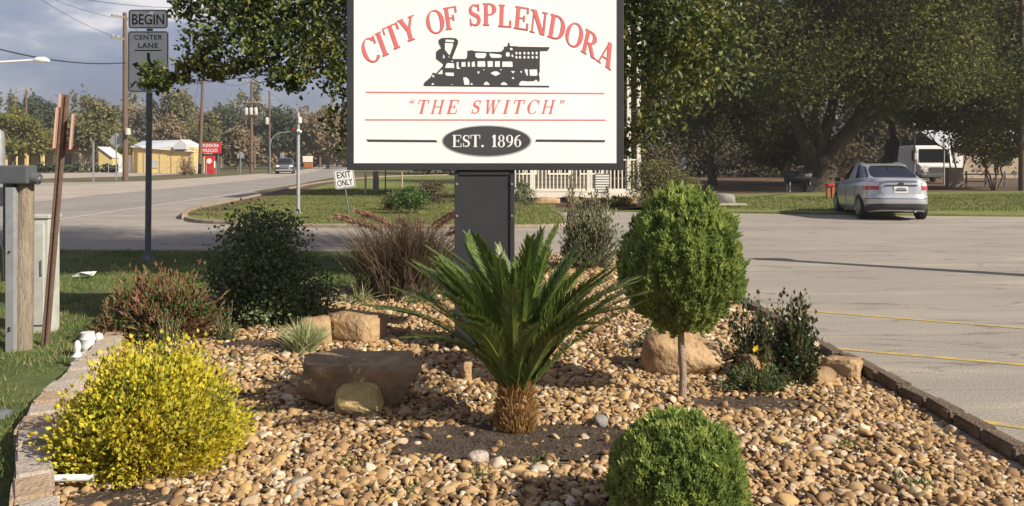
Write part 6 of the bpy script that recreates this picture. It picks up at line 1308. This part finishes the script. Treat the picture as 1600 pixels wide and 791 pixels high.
# wires
def wire(label, a, b, sag=.6, r=.02):
    a, b = Vector(a), Vector(b); pts = [a.lerp(b, i / 14) - Vector((0, 0, sag * 4 * (i / 14) * (1 - i / 14))) for i in range(15)]
    o = MB().tube(pts, r, 5).build('power_line', M['wire']); tag(o, label, 'power line', 'overhead wires above the street')
P1 = lambda px, py, Y: (PX(px, Y), Y, PZ(py, Y))
wire('thick dark cable sagging past the lamp head to the tall utility pole', P1(-60, 60, 45), P1(197, 98, 62), .5, .04)
wire('cable running on from the tall pole behind the lane sign', P1(197, 98, 62), P1(314, 128, 90), .5, .035)
wire('thin wire crossing the bright cloud at the top left', P1(60, -15, 50), P1(300, 12, 60), .3, .016)
wire('thin wire falling to the upper crossarm of the tall pole', P1(-120, -110, 38), P1(180, 28, 62), .6, .013)
wire('thin wire reaching the lower crossarm of the tall pole', P1(-60, -90, 38), P1(196, 62, 62), .6, .013)
wire('faint wire between the tall pole and the leaning pole', P1(196, 28, 62), P1(314, 114, 90), .8, .014)
wire('wire strung from leaning pole to transformer pole', P1(314, 114, 90), P1(393, 128, 100), .8, .02)
wire('lower wire strung from leaning pole to transformer pole', P1(312, 190, 90), P1(393, 175, 100), .7, .02)
wire('wire strung from transformer pole to slim pole', P1(393, 128, 100), P1(421, 144, 104), .2, .02)
wire('wire running on toward the distant pole', P1(421, 144, 104), P1(500, 186, 150), .8, .02)
wire('guy wire slanting down left of the leaning pole', P1(314, 118, 90), P1(302, 165, 88), 0, .018)
# chain link style fence before yellow building
e = empty('wire_fence', (PX(250, 84), 84, 0), 'low wire fence with thin posts before the yellow building', 'fence')
for i in range(12): mb = MB(); mb.tube([(-5 + i * .95, 0, 0), (-5 + i * .95, 0, 1.3)], .025, 6); mb.build('post', M['galv'], e)
for z in (.1, .7, 1.28): mb = MB(); mb.tube([(-5, 0, z), (5.4, 0, z)], .014, 5); mb.build('rail', M['galv'], e)
shoot_shrub('bare_shrub', 'small bare twiggy shrub in front of the yellow building gable', 'bush', (PX(291, 84), 84, 0), (1.0, .8, 2.0), 80, 8, .18, 'brown', 3, start=.4, asp=.4, tr=.03)
# island bits below the sign
for i, (px, by, hh, w, m_, lab) in enumerate(((571, 304, .95, .09, 'pinkply', 'thin tan stake on the island lawn left of the grey stub'), (587, 300, .95, .28, 'greyrock', 'grey concrete stub on the island lawn under the sign'), (602, 300, 1.2, .06, 'rust', 'thin brown stake right of the grey stub'), (628, 292, .8, .08, 'pinkply', 'short tan stake near the island shrubs'))):
    Yq = (EYE - .07) * F / (by - HZ); mb = MB(); mb.tube([(0, 0, 0), (.01, 0, hh * .6), (0, 0, hh)], [w * .5, w * .5, w * .45], 8); o = mb.build('stake', M[m_], loc=(PX(px, Yq), Yq, .07), smooth=True); tag(o, lab, 'stake')

# tall lamp pole standing just right of the view; its shadow crosses the lot
e = empty('light_pole', (10.5, 9.7, 0), 'tall parking lot light pole just outside the right edge', 'pole')
mb = MB(); mb.tube([(0, 0, 0), (0, 0, 4.9)], [.2, .12], 12); mb.build('pole', M['galv'], e, smooth=True)
mb = MB(); mb.box((.1, 0, 4.95), (.5, .25, .12)); mb.build('lamp_head', M['galv'], e, bevel=.02)

# thin autumn haze over the whole place
hz = bpy.data.materials.new('haze'); hz.use_nodes = True; t = hz.node_tree; t.nodes.clear()
pv = t.nodes.new('ShaderNodeVolumePrincipled'); pv.inputs['Color'].default_value = (.93, .94, .95, 1); pv.inputs['Density'].default_value = .00055; pv.inputs['Anisotropy'].default_value = .2
om = t.nodes.new('ShaderNodeOutputMaterial'); t.links.new(pv.outputs[0], om.inputs['Volume'])
mb = MB(); mb.box((0, 722, 10.5), (1830, 1590, 24)); tag(mb.build('haze', hz), 'thin pale haze in the air over the whole place', 'haze', None, 'stuff')
